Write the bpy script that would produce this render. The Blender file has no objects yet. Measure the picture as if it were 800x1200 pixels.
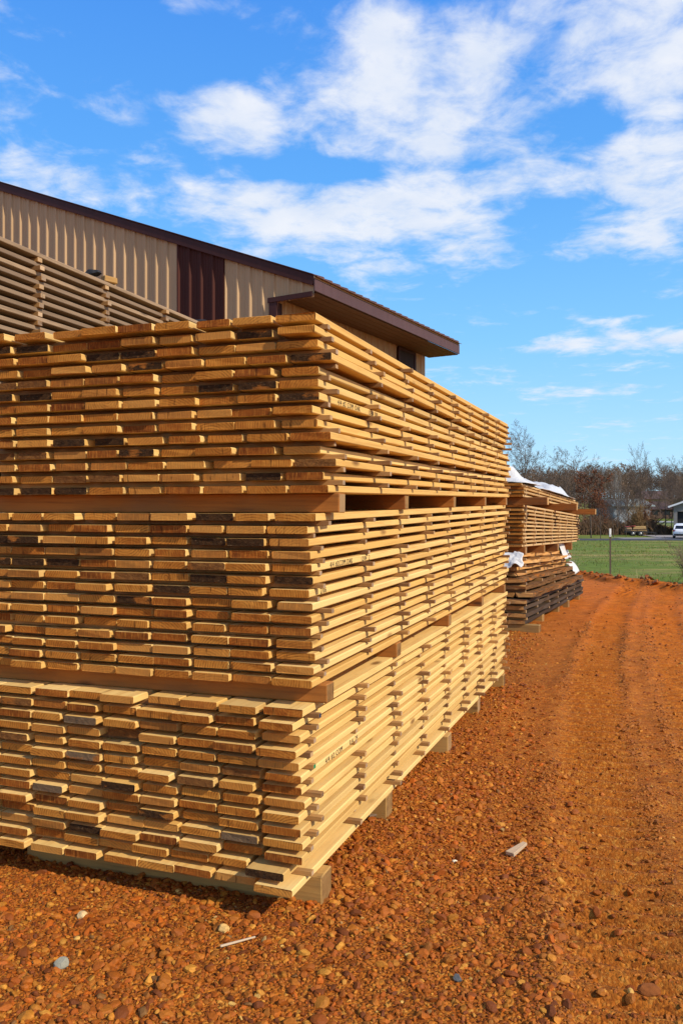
import bpy, math, random
import numpy as np
from mathutils import Vector, Matrix
R = math.radians
rs = np.random.RandomState(7)
random.seed(7)
scene = bpy.context.scene
COL = scene.collection

# ------------------------------------------------------------------ helpers
class MB:
    """collects blocks of vertices and faces and builds ONE mesh object"""
    def __init__(s):
        s.V, s.F, s.M, s.lc, s.rnd, s.col, s.n, s.sm = [], [], [], [], [], [], 0, []
    def add(s, V, F, mi=0, rnd=0.5, lc=None, col=None, smooth=False):
        V = np.asarray(V, float).reshape(-1, 3)
        if not isinstance(F, list): F = [F]
        for f in F:
            f = np.asarray(f, int)
            if f.ndim == 1: f = f[None]
            s.F.append(f + s.n)
            m = np.asarray(mi)
            s.M.append(np.full(len(f), mi) if m.ndim == 0 else m)
            s.sm.append(np.full(len(f), smooth))
        n = len(V)
        s.V.append(V)
        s.lc.append(V if lc is None else np.asarray(lc, float))
        r = np.asarray(rnd, float)
        s.rnd.append(np.full(n, float(rnd)) if r.ndim == 0 else r)
        c = np.array([.5, .5, .5, 1.]) if col is None else np.asarray(col, float)
        s.col.append(np.tile(c, (n, 1)) if c.ndim == 1 else c)
        s.n += n
        return s
    def build(s, name, mats, parent=None, loc=None, rz=0.0, smooth=None):
        me = bpy.data.meshes.new(name)
        V = np.concatenate(s.V)
        me.vertices.add(len(V)); me.vertices.foreach_set('co', V.ravel())
        tot = [np.full(len(f), f.shape[1]) for f in s.F]
        tot = np.concatenate(tot)
        idx = np.concatenate([f.ravel() for f in s.F])
        st = np.concatenate([[0], np.cumsum(tot)[:-1]])
        me.loops.add(len(idx)); me.loops.foreach_set('vertex_index', idx)
        me.polygons.add(len(tot)); me.polygons.foreach_set('loop_start', st); me.polygons.foreach_set('loop_total', tot)
        me.polygons.foreach_set('material_index', np.concatenate(s.M))
        sm = np.concatenate(s.sm) if smooth is None else np.full(len(tot), smooth)
        me.update(calc_edges=True)
        me.polygons.foreach_set('use_smooth', sm)
        a = me.attributes.new('lc', 'FLOAT_VECTOR', 'POINT'); a.data.foreach_set('vector', np.concatenate(s.lc).ravel())
        a = me.attributes.new('rnd', 'FLOAT', 'POINT'); a.data.foreach_set('value', np.concatenate(s.rnd))
        a = me.attributes.new('tint', 'FLOAT_COLOR', 'POINT'); a.data.foreach_set('color', np.concatenate(s.col).ravel())
        if not isinstance(mats, (list, tuple)): mats = [mats]
        for m in mats: me.materials.append(m)
        o = bpy.data.objects.new(name, me); COL.objects.link(o)
        if loc is not None: o.location = loc
        o.rotation_euler.z = rz
        if parent is not None: o.parent = parent
        return o

def tag(o, label=None, cat=None, group=None, kind=None):
    if label: o['label'] = label
    if cat: o['category'] = cat
    if group: o['group'] = group
    if kind: o['kind'] = kind
    return o

def empty(name, loc=(0, 0, 0), rz=0.0):
    o = bpy.data.objects.new(name, None); COL.objects.link(o)
    o.location = loc; o.rotation_euler.z = rz; o.empty_display_size = .1
    return o

def copy_tree(o, parent=None):
    c = o.copy(); COL.objects.link(c)
    if parent is not None: c.parent = parent
    for ch in list(o.children): copy_tree(ch, c)
    return c

def boxdata(x0, x1, y0, y1, z0, z1, c=.004):
    """chamfered box: 24 vertices"""
    V, ix = [], {}
    for sx in (0, 1):
        for sy in (0, 1):
            for sz in (0, 1):
                p = [(x0, x1)[sx], (y0, y1)[sy], (z0, z1)[sz]]
                d = [(c, -c)[sx], (c, -c)[sy], (c, -c)[sz]]
                for a in range(3):
                    q = [p[k] + (0 if k == a else d[k]) for k in range(3)]
                    ix[(sx, sy, sz, a)] = len(V); V.append(q)
    Q, T = [], []
    for a in range(3):
        b, e = (a + 1) % 3, (a + 2) % 3
        for sgn in (0, 1):
            f = []
            for (p, q) in ((0, 0), (1, 0), (1, 1), (0, 1)):
                k = [0, 0, 0]; k[a] = sgn; k[b] = p; k[e] = q
                f.append(ix[(*k, a)])
            Q.append(f if sgn else f[::-1])
        for p in (0, 1):
            for q in (0, 1):
                k0 = [0, 0, 0]; k0[b] = p; k0[e] = q
                k1 = list(k0); k1[a] = 1
                f = [ix[(*k0, b)], ix[(*k1, b)], ix[(*k1, e)], ix[(*k0, e)]]
                Q.append(f if p != q else f[::-1])
    for sx in (0, 1):
        for sy in (0, 1):
            for sz in (0, 1):
                f = [ix[(sx, sy, sz, a)] for a in range(3)]
                T.append(f if (sx + sy + sz) % 2 else f[::-1])
    return np.array(V, float), np.array(Q), np.array(T)

def box(mb, x0, x1, y0, y1, z0, z1, c=.004, mi=0, rnd=None, M=None, jit=0, endm=None, axis=0):
    V, Q, T = boxdata(x0, x1, y0, y1, z0, z1, c)
    lc = V.copy()
    if axis == 1: lc = lc[:, [1, 0, 2]]
    if axis == 2: lc = lc[:, [2, 1, 0]]
    if jit: V = V + rs.uniform(-jit, jit, V.shape)
    if M is not None:
        A = np.array(M); V = V @ A[:3, :3].T + A[:3, 3]
    m = np.full(len(Q), mi)
    if endm is not None: m[[axis * 6, axis * 6 + 1]] = endm
    s0 = mb.n
    mb.add(V, [Q, T], mi, rs.rand() if rnd is None else rnd, lc)
    mb.M[-2] = m
    return mb

def tube(mb, pts, rad, k=6, mi=0, rnd=.5, cap=True, smooth=True, col=None):
    P = np.asarray(pts, float); n = len(P)
    rad = np.broadcast_to(np.asarray(rad, float), (n,))
    T = np.gradient(P, axis=0); T /= np.linalg.norm(T, axis=1)[:, None] + 1e-9
    a = np.array([0, 0, 1.]) if abs(T[0, 2]) < .9 else np.array([1., 0, 0])
    U = np.cross(T, a); U /= np.linalg.norm(U, axis=1)[:, None] + 1e-9
    W = np.cross(T, U)
    th = np.arange(k) * 2 * math.pi / k
    V = P[:, None] + rad[:, None, None] * (np.cos(th)[None, :, None] * U[:, None] + np.sin(th)[None, :, None] * W[:, None])
    i = np.arange(n - 1)[:, None] * k; j = np.arange(k)[None]; j2 = (j + 1) % k
    F = np.stack([i + j, i + j2, i + k + j2, i + k + j], -1).reshape(-1, 4)
    F = F[:, ::-1]
    fs = [F]
    if cap: fs += [np.arange(k)[None], (np.arange(k)[::-1] + (n - 1) * k)[None]]
    L = np.concatenate([[0], np.cumsum(np.linalg.norm(np.diff(P, axis=0), axis=1))])
    lc = np.stack([np.repeat(L, k), np.tile(np.cos(th), n) * np.repeat(rad, k), np.tile(np.sin(th), n) * np.repeat(rad, k)], -1)
    mb.add(V.reshape(-1, 3), fs, mi, rnd, lc, col, smooth)
    return mb

def vnoise(x, y, seed=0):
    """cheap smooth value noise, vectorised"""
    r = np.random.RandomState(seed); G = r.rand(256, 256)
    xi = np.floor(x).astype(int); yi = np.floor(y).astype(int)
    fx = x - xi; fy = y - yi
    fx = fx * fx * (3 - 2 * fx); fy = fy * fy * (3 - 2 * fy)
    g = lambda a, b: G[a & 255, b & 255]
    return (g(xi, yi) * (1 - fx) + g(xi + 1, yi) * fx) * (1 - fy) + (g(xi, yi + 1) * (1 - fx) + g(xi + 1, yi + 1) * fx) * fy - .5

def fbm(x, y, seed=0, o=4):
    s, a = 0, 1.
    for k in range(o):
        s = s + a * vnoise(x * 2 ** k + 17.3 * k, y * 2 ** k + 5.1 * k, seed + k); a *= .5
    return s

def sstep(a, b, x):
    t = np.clip((x - a) / (b - a), 0, 1)
    return t * t * (3 - 2 * t)

# ------------------------------------------------------------------ node helpers
class NT:
    def __init__(s, name, world=False):
        if world:
            s.m = bpy.data.worlds.new(name)
        else:
            s.m = bpy.data.materials.new(name)
        s.m.use_nodes = True
        s.t = s.m.node_tree; s.t.nodes.clear()
    def n(s, typ, **kw):
        nd = s.t.nodes.new(typ)
        for k, v in kw.items():
            if k.startswith('i_'):
                key = k[2:]
                key = int(key) if key.isdigit() else key.replace('_', ' ')
                s.put(nd.inputs[key], v)
            else: setattr(nd, k, v)
        return nd
    def put(s, sock, v):
        if isinstance(v, bpy.types.NodeSocket): s.t.links.new(v, sock)
        elif isinstance(v, bpy.types.Node): s.t.links.new(v.outputs[0], sock)
        else:
            if isinstance(v, (tuple, list)) and len(v) == 3 and sock.type == 'RGBA': v = (*v, 1)
            sock.default_value = v
    def math(s, op, a, b=None, c=None, clamp=False):
        nd = s.t.nodes.new('ShaderNodeMath'); nd.operation = op; nd.use_clamp = clamp
        for i, v in enumerate((a, b, c)):
            if v is not None: s.put(nd.inputs[i], v)
        return nd.outputs[0]
    def vmath(s, op, a, b=None, c=None):
        nd = s.t.nodes.new('ShaderNodeVectorMath'); nd.operation = op
        for i, v in enumerate((a, b, c)):
            if v is not None: s.put(nd.inputs[i], v)
        return nd.outputs['Value'] if op in ('LENGTH', 'DOT_PRODUCT', 'DISTANCE') else nd.outputs[0]
    def mix(s, f, a, b, mode='MIX'):
        nd = s.t.nodes.new('ShaderNodeMix'); nd.data_type = 'RGBA'; nd.blend_type = mode
        s.put(nd.inputs[0], f); s.put(nd.inputs[6], a); s.put(nd.inputs[7], b)
        return nd.outputs[2]
    def ramp(s, f, stops):
        nd = s.t.nodes.new('ShaderNodeValToRGB'); e = nd.color_ramp.elements
        while len(e) > 1: e.remove(e[-1])
        for i, (p, c) in enumerate(stops):
            x = e[0] if i == 0 else e.new(p)
            x.position = p; x.color = (*c, 1) if len(c) == 3 else c
        s.put(nd.inputs[0], f)
        return nd.outputs[0]
    def mrange(s, v, a, b, c=0., d=1., smooth=False):
        nd = s.t.nodes.new('ShaderNodeMapRange'); nd.interpolation_type = 'SMOOTHSTEP' if smooth else 'LINEAR'
        s.put(nd.inputs[0], v)
        for i, x in enumerate((a, b, c, d)): s.put(nd.inputs[i + 1], x)
        return nd.outputs[0]
    def noise(s, vec, scale=1., detail=4., rough=.55, dist=0.):
        nd = s.n('ShaderNodeTexNoise', i_Scale=scale, i_Detail=detail, i_Roughness=rough, i_Distortion=dist)
        if vec is not None: s.put(nd.inputs['Vector'], vec)
        return nd.outputs[0]
    def attr(s, name, out='Vector'):
        return s.n('ShaderNodeAttribute', attribute_name=name).outputs[out]
    def bsdf(s, col, rough=.7, bump=None, strength=.3, dist=.01, metal=0., spec=.3):
        b = s.n('ShaderNodeBsdfPrincipled')
        s.put(b.inputs['Base Color'], col); s.put(b.inputs['Roughness'], rough)
        b.inputs['Metallic'].default_value = metal; b.inputs['Specular IOR Level'].default_value = spec
        if bump is not None:
            bn = s.n('ShaderNodeBump', i_Strength=strength, i_Distance=dist, i_Height=bump)
            s.t.links.new(bn.outputs[0], b.inputs['Normal'])
        o = s.n('ShaderNodeOutputMaterial')
        s.t.links.new(b.outputs[0], o.inputs[0])
        return s.m

def simple(name, col, rough=.6, var=.15, scale=6., metal=0., bump=.1, spec=.3):
    t = NT(name)
    tc = t.n('ShaderNodeTexCoord').outputs['Object']
    nz = t.noise(tc, scale, 5)
    c = t.mix(nz, tuple(x * (1 - var) for x in col), tuple(min(1, x * (1 + var)) for x in col))
    return t.bsdf(c, rough, t.noise(tc, scale * 4, 4), bump, .01, metal, spec)

# ------------------------------------------------------------------ wood materials
def wood_side(name, a, b, c, knots=True, dirty=0.):
    """long faces: a pale, b tan, c dark grain"""
    t = NT(name); lc = t.attr('lc'); rn = t.attr('rnd', 'Fac')
    off = t.vmath('SCALE', (37., 53., 71.), None); t.put(off.node.inputs['Scale'], rn)
    p = t.vmath('ADD', lc, off)
    g1 = t.noise(t.vmath('MULTIPLY', p, (1.6, 26, 40)), 1.5, 6, .6, .4)
    g2 = t.noise(t.vmath('MULTIPLY', p, (4., 160, 240)), 1., 4, .6)
    blot = t.noise(t.vmath('MULTIPLY', p, (2.2, 6, 10)), 1., 3)
    sel = t.math('ADD', t.math('MULTIPLY', rn, 1.1), t.math('MULTIPLY', blot, .5))
    base = t.mix(t.mrange(sel, .45, 1.3), a, b)
    col = t.mix(t.mrange(g1, .48, .8, 0, .75), base, c)
    col = t.mix(t.mrange(g2, .55, .8, 0, .35), col, c)
    r5 = t.math('FRACT', t.math('MULTIPLY', rn, 23.7))
    col = t.mix(t.mrange(r5, .72, 1., 0, .55), col, (b[0] * .62, b[1] * .66, b[2] * .9))
    col = t.mix(t.mrange(r5, .0, .25, .5, 0), col, tuple(min(.85, x * y) for x, y in zip(a, (1.1, 1.2, 1.45))))
    col = t.mix(t.mrange(t.noise(t.vmath('MULTIPLY', p, (.9, 3, 3)), 1, 4), .55, .75, 0, .35), col, tuple(x * .6 for x in b))
    if knots:
        vo = t.n('ShaderNodeTexVoronoi', i_Scale=1.); t.put(vo.inputs['Vector'], t.vmath('MULTIPLY', p, (2.1, 5, 7)))
        col = t.mix(t.mrange(vo.outputs['Distance'], .05, .15, .85, 0), col, (c[0] * .35, c[1] * .28, c[2] * .25))
    if dirty:
        col = t.mix(t.mrange(t.noise(t.vmath('MULTIPLY', p, (3, 9, 9)), 1, 5), .5, .7, 0, dirty), col, (.13, .085, .05))
    return t.bsdf(col, .72, t.math('ADD', g1, t.math('MULTIPLY', g2, .6)), .25, .004, 0, .25)

def wood_end(name, cols, ring=.55):
    t = NT(name); lc = t.attr('lc'); rn = t.attr('rnd', 'Fac')
    off = t.vmath('SCALE', (37., 53., 71.), None); t.put(off.node.inputs['Scale'], rn)
    p = t.vmath('ADD', lc, off)
    r2 = t.math('FRACT', t.math('MULTIPLY', rn, 17.31)); r3 = t.math('FRACT', t.math('MULTIPLY', rn, 71.7))
    cen = t.n('ShaderNodeCombineXYZ'); t.put(cen.inputs[1], t.mrange(r2, 0, 1, -.16, .16)); t.put(cen.inputs[2], t.mrange(r3, 0, 1, -.22, .09))
    q = t.vmath('MULTIPLY', t.vmath('SUBTRACT', lc, cen.outputs[0]), (0, 1, 1))
    wob = t.noise(t.vmath('MULTIPLY', p, (0, 30, 30)), 1., 3)
    d = t.math('ADD', t.vmath('LENGTH', q), t.math('MULTIPLY', wob, .008))
    w = t.math('SINE', t.math('MULTIPLY', d, 560.))
    ringf = t.math('MULTIPLY', t.mrange(w, -.2, 1, 0, 1), t.mrange(t.noise(t.vmath('MULTIPLY', p, (0, 18, 18)), 1, 2), .35, .65, .25, 1))
    blot = t.noise(t.vmath('MULTIPLY', p, (1, 14, 26)), 1., 5, .62)
    kerf = t.noise(t.vmath('MULTIPLY', p, (1, 260, 22)), 1., 3)
    sel = t.math('ADD', t.math('MULTIPLY', t.math('FRACT', t.math('MULTIPLY', rn, 5.77)), .55), t.math('MULTIPLY', blot, .62))
    base = t.ramp(sel, [(.30, cols[0]), (.52, cols[1]), (.72, cols[2]), (.88, cols[3])])
    col = t.mix(t.math('MULTIPLY', ringf, ring), base, tuple(x * .55 for x in cols[2]))
    r4 = t.math('FRACT', t.math('MULTIPLY', rn, 41.3))
    col = t.mix(t.mrange(r4, .7, 1., 0, .6), col, tuple(min(1, x * y) for x, y in zip(cols[0], (1.12, 1.3, 1.9))))
    col = t.mix(t.mrange(t.noise(t.vmath('MULTIPLY', p, (1, 55, 9)), 1., 2), .66, .70, 0, .7), col, tuple(x * .35 for x in cols[3]))
    col = t.mix(t.mrange(kerf, .50, .72, 0, .5), col, tuple(min(1, x * 1.35) for x in cols[0]))
    return t.bsdf(col, .85, t.math('ADD', kerf, blot), .5, .003, 0, .15)

W_PALE, W_TAN, W_DARK = (.74, .49, .165), (.66, .385, .10), (.46, .215, .045)
m_side = wood_side('fresh_wood', W_PALE, W_TAN, W_DARK)
m_end = wood_end('fresh_end_grain', [(.55, .225, .034), (.44, .152, .019), (.33, .09, .010), (.15, .036, .005)], .8)
def dark_end(name, a, b, sp):
    t = NT(name); lc = t.attr('lc'); rn = t.attr('rnd', 'Fac')
    off = t.vmath('SCALE', (37., 53., 71.), None); t.put(off.node.inputs['Scale'], rn)
    p = t.vmath('ADD', lc, off)
    n1 = t.noise(t.vmath('MULTIPLY', p, (20, 45, 60)), 1., 6, .7)
    n2 = t.noise(t.vmath('MULTIPLY', p, (40, 70, 190)), 1., 4, .7)
    col = t.mix(t.mrange(n1, .35, .65), a, b)
    col = t.mix(t.mrange(n2, .60, .72, 0, .8), col, sp)
    msk = t.noise(t.vmath('MULTIPLY', p, (4, 9, 22)), 1., 4, .6)
    col = t.mix(t.mrange(t.math('ADD', msk, t.math('MULTIPLY', t.math('FRACT', t.math('MULTIPLY', rn, 9.1)), .22)), .73, .81, 0, .85), col, (.36, .12, .02))
    return t.bsdf(col, .9, n1, 1., .01, 0, .1)
m_bark = dark_end('dark_bark_end', (.026, .013, .006), (.075, .034, .012), (.24, .145, .07))
m_blue = dark_end('grey_stained_end', (.12, .08, .045), (.20, .12, .06), (.30, .17, .08))
m_brown = dark_end('brown_end', (.13, .05, .015), (.24, .10, .025), (.36, .17, .05))
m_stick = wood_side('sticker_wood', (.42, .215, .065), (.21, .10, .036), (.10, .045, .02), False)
m_stick_end = wood_end('sticker_end_grain', [(.50, .30, .13), (.38, .25, .14), (.26, .18, .12), (.15, .08, .04)], .3)
m_bunk = wood_side('bunk_wood', (.36, .13, .022), (.25, .08, .013), (.10, .03, .006), True, .35)
m_bunk_end = wood_end('bunk_end_grain', [(.34, .19, .07), (.28, .15, .05), (.22, .11, .035), (.13, .06, .02)])
m_bunk_old = wood_side('old_bunk_wood', (.46, .255, .07), (.33, .175, .05), (.15, .075, .022), True, .3)
m_grey_side = wood_side('weathered_wood', (.34, .225, .13), (.21, .138, .082), (.09, .055, .032), True, .4)
m_grey_end = wood_end('weathered_end_grain', [(.34, .24, .15), (.26, .18, .11), (.2, .13, .08), (.11, .07, .04)])
m_gold_side = wood_side('tan_wood', (.62, .40, .17), (.50, .29, .10), (.33, .17, .05))
m_slab_side = wood_side('slab_wood', (.60, .31, .09), (.45, .19, .045), (.22, .085, .02), True, .45)
m_bark_side = dark_end('bark_edge', (.10, .045, .018), (.24, .115, .04), (.36, .20, .09))
m_black_side = wood_side('blackened_wood', (.075, .042, .020), (.034, .020, .011), (.014, .009, .005), False, .2)

# ------------------------------------------------------------------ terrain
EDGE = np.array([(-60, 46), (-20, 34), (2, 24), (5, 22.2), (6.1, 21.4), (6.6, 19.2), (7.15, 16.6), (8.6, 13.6), (12, 11), (30, 6), (90, -10)], float)
def grass_side(x, y):
    """signed: positive on the grass side of the dirt edge"""
    ye = np.interp(x, EDGE[:, 0], EDGE[:, 1])
    slope = np.interp(x, [-60, 2, 5.9, 6.2, 7.2, 8.6, 30], [.2, .5, .9, 4., 4., 2., .4])
    return (y - ye) / np.sqrt(1 + slope ** 2)
TRK_Y = np.array([-5, 0, 2.8, 4, 6.2, 8.6, 12.9, 18, 30, 60.]); TRK_X = np.array([.2, .55, 1.0, 1.26, 1.88, 2.65, 4.2, 6.3, 12, 26])
def track_x(y): return np.interp(y, TRK_Y, TRK_X)
def height(x, y, fine=True):
    x = np.asarray(x, float); y = np.asarray(y, float)
    h = np.where(y < 18, 0., -1.1 * sstep(0, 1, (y - 18) / 62 * .5 + 0) * 0 - 1.1 * np.clip((y - 18) / 62, 0, 1))
    h = h + 5.4 * sstep(112, 270, y) + .9 * np.clip((y - 112) / 100, 0, 6)
    h = h + fbm(x * .02, y * .02, 5, 2) * 1.2 * sstep(100, 200, y)
    near = 1 - sstep(30, 60, y)
    g = grass_side(x, y) + .35 * fbm(x * 1.3, y * 1.3, 77, 3)
    h = h + near * (.13 * np.exp(-((g + .1) / .28) ** 2) + .05 * sstep(.2, 1.5, g))
    h = h + near * (.05 * fbm(x * .6, y * .6, 11, 4) * sstep(1.5, 3.5, np.hypot(x + .5, y - 3.2)) )
    if fine:
        tx = track_x(y); dirt = sstep(.2, -.3, g)
        d = x - tx
        d2 = x - tx - 1.75
        for dd, amp in ((d, 1.), (d2, .8), (d - .80, .55)):
            rut = np.exp(-(dd / .2) ** 4)
            dd = dd + .05 * fbm(x * 2, y * 2, 8, 2); lug = np.tanh(3. * np.sin((y + dd * .28 + .010 * fbm(x * 4, y * 4, 3, 2)) * 2 * math.pi / .135))
            h = h + dirt * amp * near * (-.022 * rut * (.7 + fbm(x * .7, y * .6, 19, 2)) + .029 * rut * lug * np.clip(.9 + .8 * fbm(x * 1.2, y * .9, 9, 3), .45, 1.2) + .016 * np.exp(-((np.abs(dd) - .3) / .09) ** 2))
        clay = sstep(-.2, .35, x - tx + .35)
        h = h + near * dirt * (1 - .65 * np.exp(-(d / .22) ** 4)) * (.016 * fbm(x * 4, y * 5, 21, 4) * (.4 + clay) + .011 * fbm(x * 15, y * 19, 31, 4) + .03 * clay * fbm(x * 1.1, y * .5, 33, 3))
    return h

def warp_axis(segs):
    out = [segs[0][0]]
    for (a, b, s0, s1) in segs:
        x, n = a, 0
        while x < b - 1e-6:
            t = (x - a) / (b - a); x = min(b, x + s0 * (s1 / s0) ** t); out.append(x)
    return np.array(out)
gx = warp_axis([(-500, -60, 60, 8), (-60, -3, 6, .25), (-3, -2.2, .1, .03), (-2.2, 3.4, .026, .026), (3.4, 9, .03, .07), (9, 60, .12, 5), (60, 500, 6, 60)])
gy = warp_axis([(-200, -5, 40, 1.), (-5, 2.2, .6, .05), (2.2, 7, .016, .018), (7, 24, .018, .09), (24, 110, .12, 4), (110, 700, 5, 60)])
GX, GY = np.meshgrid(gx, gy, indexing='ij')
GZ = height(GX, GY)
nx, ny = GX.shape
ii = np.arange(nx - 1)[:, None] * ny + np.arange(ny - 1)[None]
GF = np.stack([ii, ii + ny, ii + ny + 1, ii + 1], -1).reshape(-1, 4)
gn = grass_side(GX, GY) + .35 * fbm(GX * 1.3, GY * 1.3, 77, 3) + .12 * fbm(GX * 7, GY * 7, 78, 2)
xb = np.interp(GY, [0, 2.6, 3.9, 6.2, 9.7, 13, 20], [.6, .85, .98, 1.4, 2.15, 3.0, 4.4])
gcol = np.stack([sstep(-.05, .12, gn), sstep(-.45, .35, GX - xb + .5 * fbm(GX * 1.6, GY * 1.6, 41, 3)), sstep(4, 15, GY + 1.2 * (GX - track_x(GY))), np.ones_like(GX)], -1).reshape(-1, 4)

t = NT('ground_material')
pos = t.n('ShaderNodeTexCoord').outputs['Object']
at = t.attr('tint', 'Color'); sep = t.n('ShaderNodeSeparateColor'); t.put(sep.inputs[0], at)
grass, clay, red = sep.outputs[0], sep.outputs[1], sep.outputs[2]
n_big = t.noise(pos, .9, 4); n_mid = t.noise(pos, 5, 5, .6); n_f = t.noise(pos, 38, 5, .65); n_ff = t.noise(pos, 150, 4, .6)
v1 = t.n('ShaderNodeTexVoronoi', i_Scale=62., i_Randomness=1.); t.put(v1.inputs['Vector'], t.vmath('ADD', pos, t.vmath('SCALE', t.n('ShaderNodeTexNoise', i_Scale=30.).outputs[1], None)))
v1.inputs['Vector'].links[0].from_node.inputs[1].links[0].from_node.inputs['Scale'].default_value = .012
v2 = t.n('ShaderNodeTexVoronoi', i_Scale=140.); t.put(v2.inputs['Vector'], pos)
hs = t.n('ShaderNodeSeparateColor'); t.put(hs.inputs[0], v1.outputs['Color'])
hs2 = t.n('ShaderNodeSeparateColor'); t.put(hs2.inputs[0], v2.outputs['Color'])
gcl = t.ramp(hs.outputs[0], [(0, (.12, .028, .004)), (.3, (.26, .062, .006)), (.6, (.39, .105, .009)), (.85, (.52, .17, .017)), (.97, (.56, .26, .045))])
gcl2 = t.ramp(hs2.outputs[0], [(0, (.14, .034, .005)), (.5, (.33, .088, .009)), (1, (.54, .19, .024))])
gravel = t.mix(t.mrange(n_f, .4, .6), gcl, gcl2)
cl = t.mix(t.mrange(n_mid, .3, .7), (.27, .080, .010), (.40, .132, .016))
cl = t.mix(t.mrange(n_f, .42, .68, 0, .75), cl, (.19, .05, .008))
cl = t.mix(t.mrange(hs.outputs[1], .30, .7, 0, .6), cl, gcl)
cl = t.mix(t.mrange(hs2.outputs[1], .8, .95, 0, .55), cl, (.60, .28, .06))
clr = t.mix(t.mrange(n_mid, .3, .7), (.48, .10, .008), (.60, .165, .018))
clr = t.mix(t.mrange(n_f, .45, .75, 0, .5), clr, (.34, .07, .008))
cl = t.mix(t.math('MULTIPLY', red, t.mrange(n_big, .25, .6, .5, 1)), cl, clr)
dirt = t.mix(t.math('MULTIPLY', clay, t.mrange(n_mid, .3, .6, .45, 1)), gravel, cl)
g_n = t.noise(t.vmath('MULTIPLY', pos, (.35, 1., 1)), .55, 5, .6); g_m = t.noise(pos, 7, 5, .7)
gr = t.mix(t.mrange(g_m, .3, .7), (.085, .135, .013), (.165, .21, .03))
gr = t.mix(t.mrange(g_n, .48, .64, 0, .85), gr, (.32, .235, .075))
gr = t.mix(t.mrange(t.noise(pos, 2.3, 4), .56, .70, 0, .75), gr, (.085, .062, .025))
col = t.mix(t.math('GREATER_THAN', t.math('ADD', grass, t.math('MULTIPLY', t.math('SUBTRACT', n_f, .5), 1.2)), .5), dirt, gr)
hgt = t.math('ADD', t.math('MULTIPLY', t.mrange(v1.outputs['Distance'], 0, .6, 1, 0), t.mrange(clay, 0, 1, .9, .25)), t.math('ADD', t.math('MULTIPLY', n_ff, .5), t.math('MULTIPLY', n_f, .8)))
hgt = t.mix(grass, hgt, t.math('MULTIPLY', g_m, 4.))
m_ground = t.bsdf(col, .92, hgt, .8, .013, 0, .12)
gm = MB(); gm.add(np.stack([GX, GY, GZ], -1).reshape(-1, 3), GF, 0, .5, None, gcol, True)
ground = gm.build('ground', m_ground); tag(ground, 'red orange gravel and clay yard running into a green field', None, None, 'structure')

# ------------------------------------------------------------------ gravel stones
def ico(sub):
    f = (1 + 5 ** .5) / 2
    V = np.array([(-1, f, 0), (1, f, 0), (-1, -f, 0), (1, -f, 0), (0, -1, f), (0, 1, f), (0, -1, -f), (0, 1, -f), (f, 0, -1), (f, 0, 1), (-f, 0, -1), (-f, 0, 1)], float)
    F = [(0, 11, 5), (0, 5, 1), (0, 1, 7), (0, 7, 10), (0, 10, 11), (1, 5, 9), (5, 11, 4), (11, 10, 2), (10, 7, 6), (7, 1, 8), (3, 9, 4), (3, 4, 2), (3, 2, 6), (3, 6, 8), (3, 8, 9), (4, 9, 5), (2, 4, 11), (6, 2, 10), (8, 6, 7), (9, 8, 1)]
    V /= np.linalg.norm(V[0])
    for _ in range(sub):
        V = list(map(tuple, V)); ch = {}; G = []
        def mid(a, b):
            k = (min(a, b), max(a, b))
            if k not in ch:
                m = np.array(V[a]) + np.array(V[b]); m /= np.linalg.norm(m); ch[k] = len(V); V.append(tuple(m))
            return ch[k]
        for a, b, c in F:
            x, y, z = mid(a, b), mid(b, c), mid(c, a); G += [(a, x, z), (b, y, x), (c, z, y), (x, y, z)]
        F = G; V = np.array(V)
    return np.array(V), np.array(F)
PAL = np.array([.95, .82, .52]) * np.array([(.36, .105, .013), (.44, .155, .02), (.26, .07, .010), (.52, .22, .03), (.40, .12, .014), (.34, .13, .022), (.58, .29, .055), (.16, .045, .01), (.48, .125, .012), (.68, .46, .17), (.22, .12, .05), (.44, .31, .16)])
PW = np.array([20, 18, 16, 11, 14, 10, 5.0, 10, 9, .7, .7, .25]); PW = PW / PW.sum()
def stones(mb, x, y, size, sub, sink=.25):
    N = len(x); B, F = ico(sub); nv = len(B)
    var = []
    for k in range(10):
        r = np.random.RandomState(100 + k); S = B.copy()
        for _ in range(7):
            d = r.normal(size=3); d /= np.linalg.norm(d); c = r.uniform(.45, .85)
            over = np.maximum(S @ d - c, 0); S = S - over[:, None] * d
        S *= 1 + r.uniform(-.06, .06, (nv, 1)); S *= np.array([1.15, r.uniform(.7, 1), r.uniform(.5, .8)])
        var.append(S)
    S = np.array(var)[rs.randint(0, 10, N)]
    a = rs.uniform(0, 2 * math.pi, N); bt = rs.normal(0, .35, N); ct = rs.normal(0, .35, N)
    def rot(ax, an):
        M = np.zeros((N, 3, 3)); c, s_ = np.cos(an), np.sin(an); i, j = [(1, 2), (2, 0), (0, 1)][ax]
        M[:, ax, ax] = 1; M[:, i, i] = c; M[:, j, j] = c; M[:, i, j] = -s_; M[:, j, i] = s_
        return M
    M = rot(2, a) @ rot(0, bt) @ rot(1, ct)
    S = np.einsum('nij,nvj->nvi', M, S) * size[:, None, None] * .5
    z = height(x, y) + size * (.32 - sink)
    S = S + np.stack([x, y, z], -1)[:, None]
    FF = (F[None] + (np.arange(N) * nv)[:, None, None]).reshape(-1, 3)
    c = PAL[rs.choice(len(PAL), N, p=PW)] * rs.uniform(.75, 1.2, (N, 1))
    c = np.concatenate([c, np.ones((N, 1))], 1)
    mb.add(S.reshape(-1, 3), FF, 0, np.repeat(rs.rand(N), nv), None, np.repeat(c, nv, 0), False)
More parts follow.
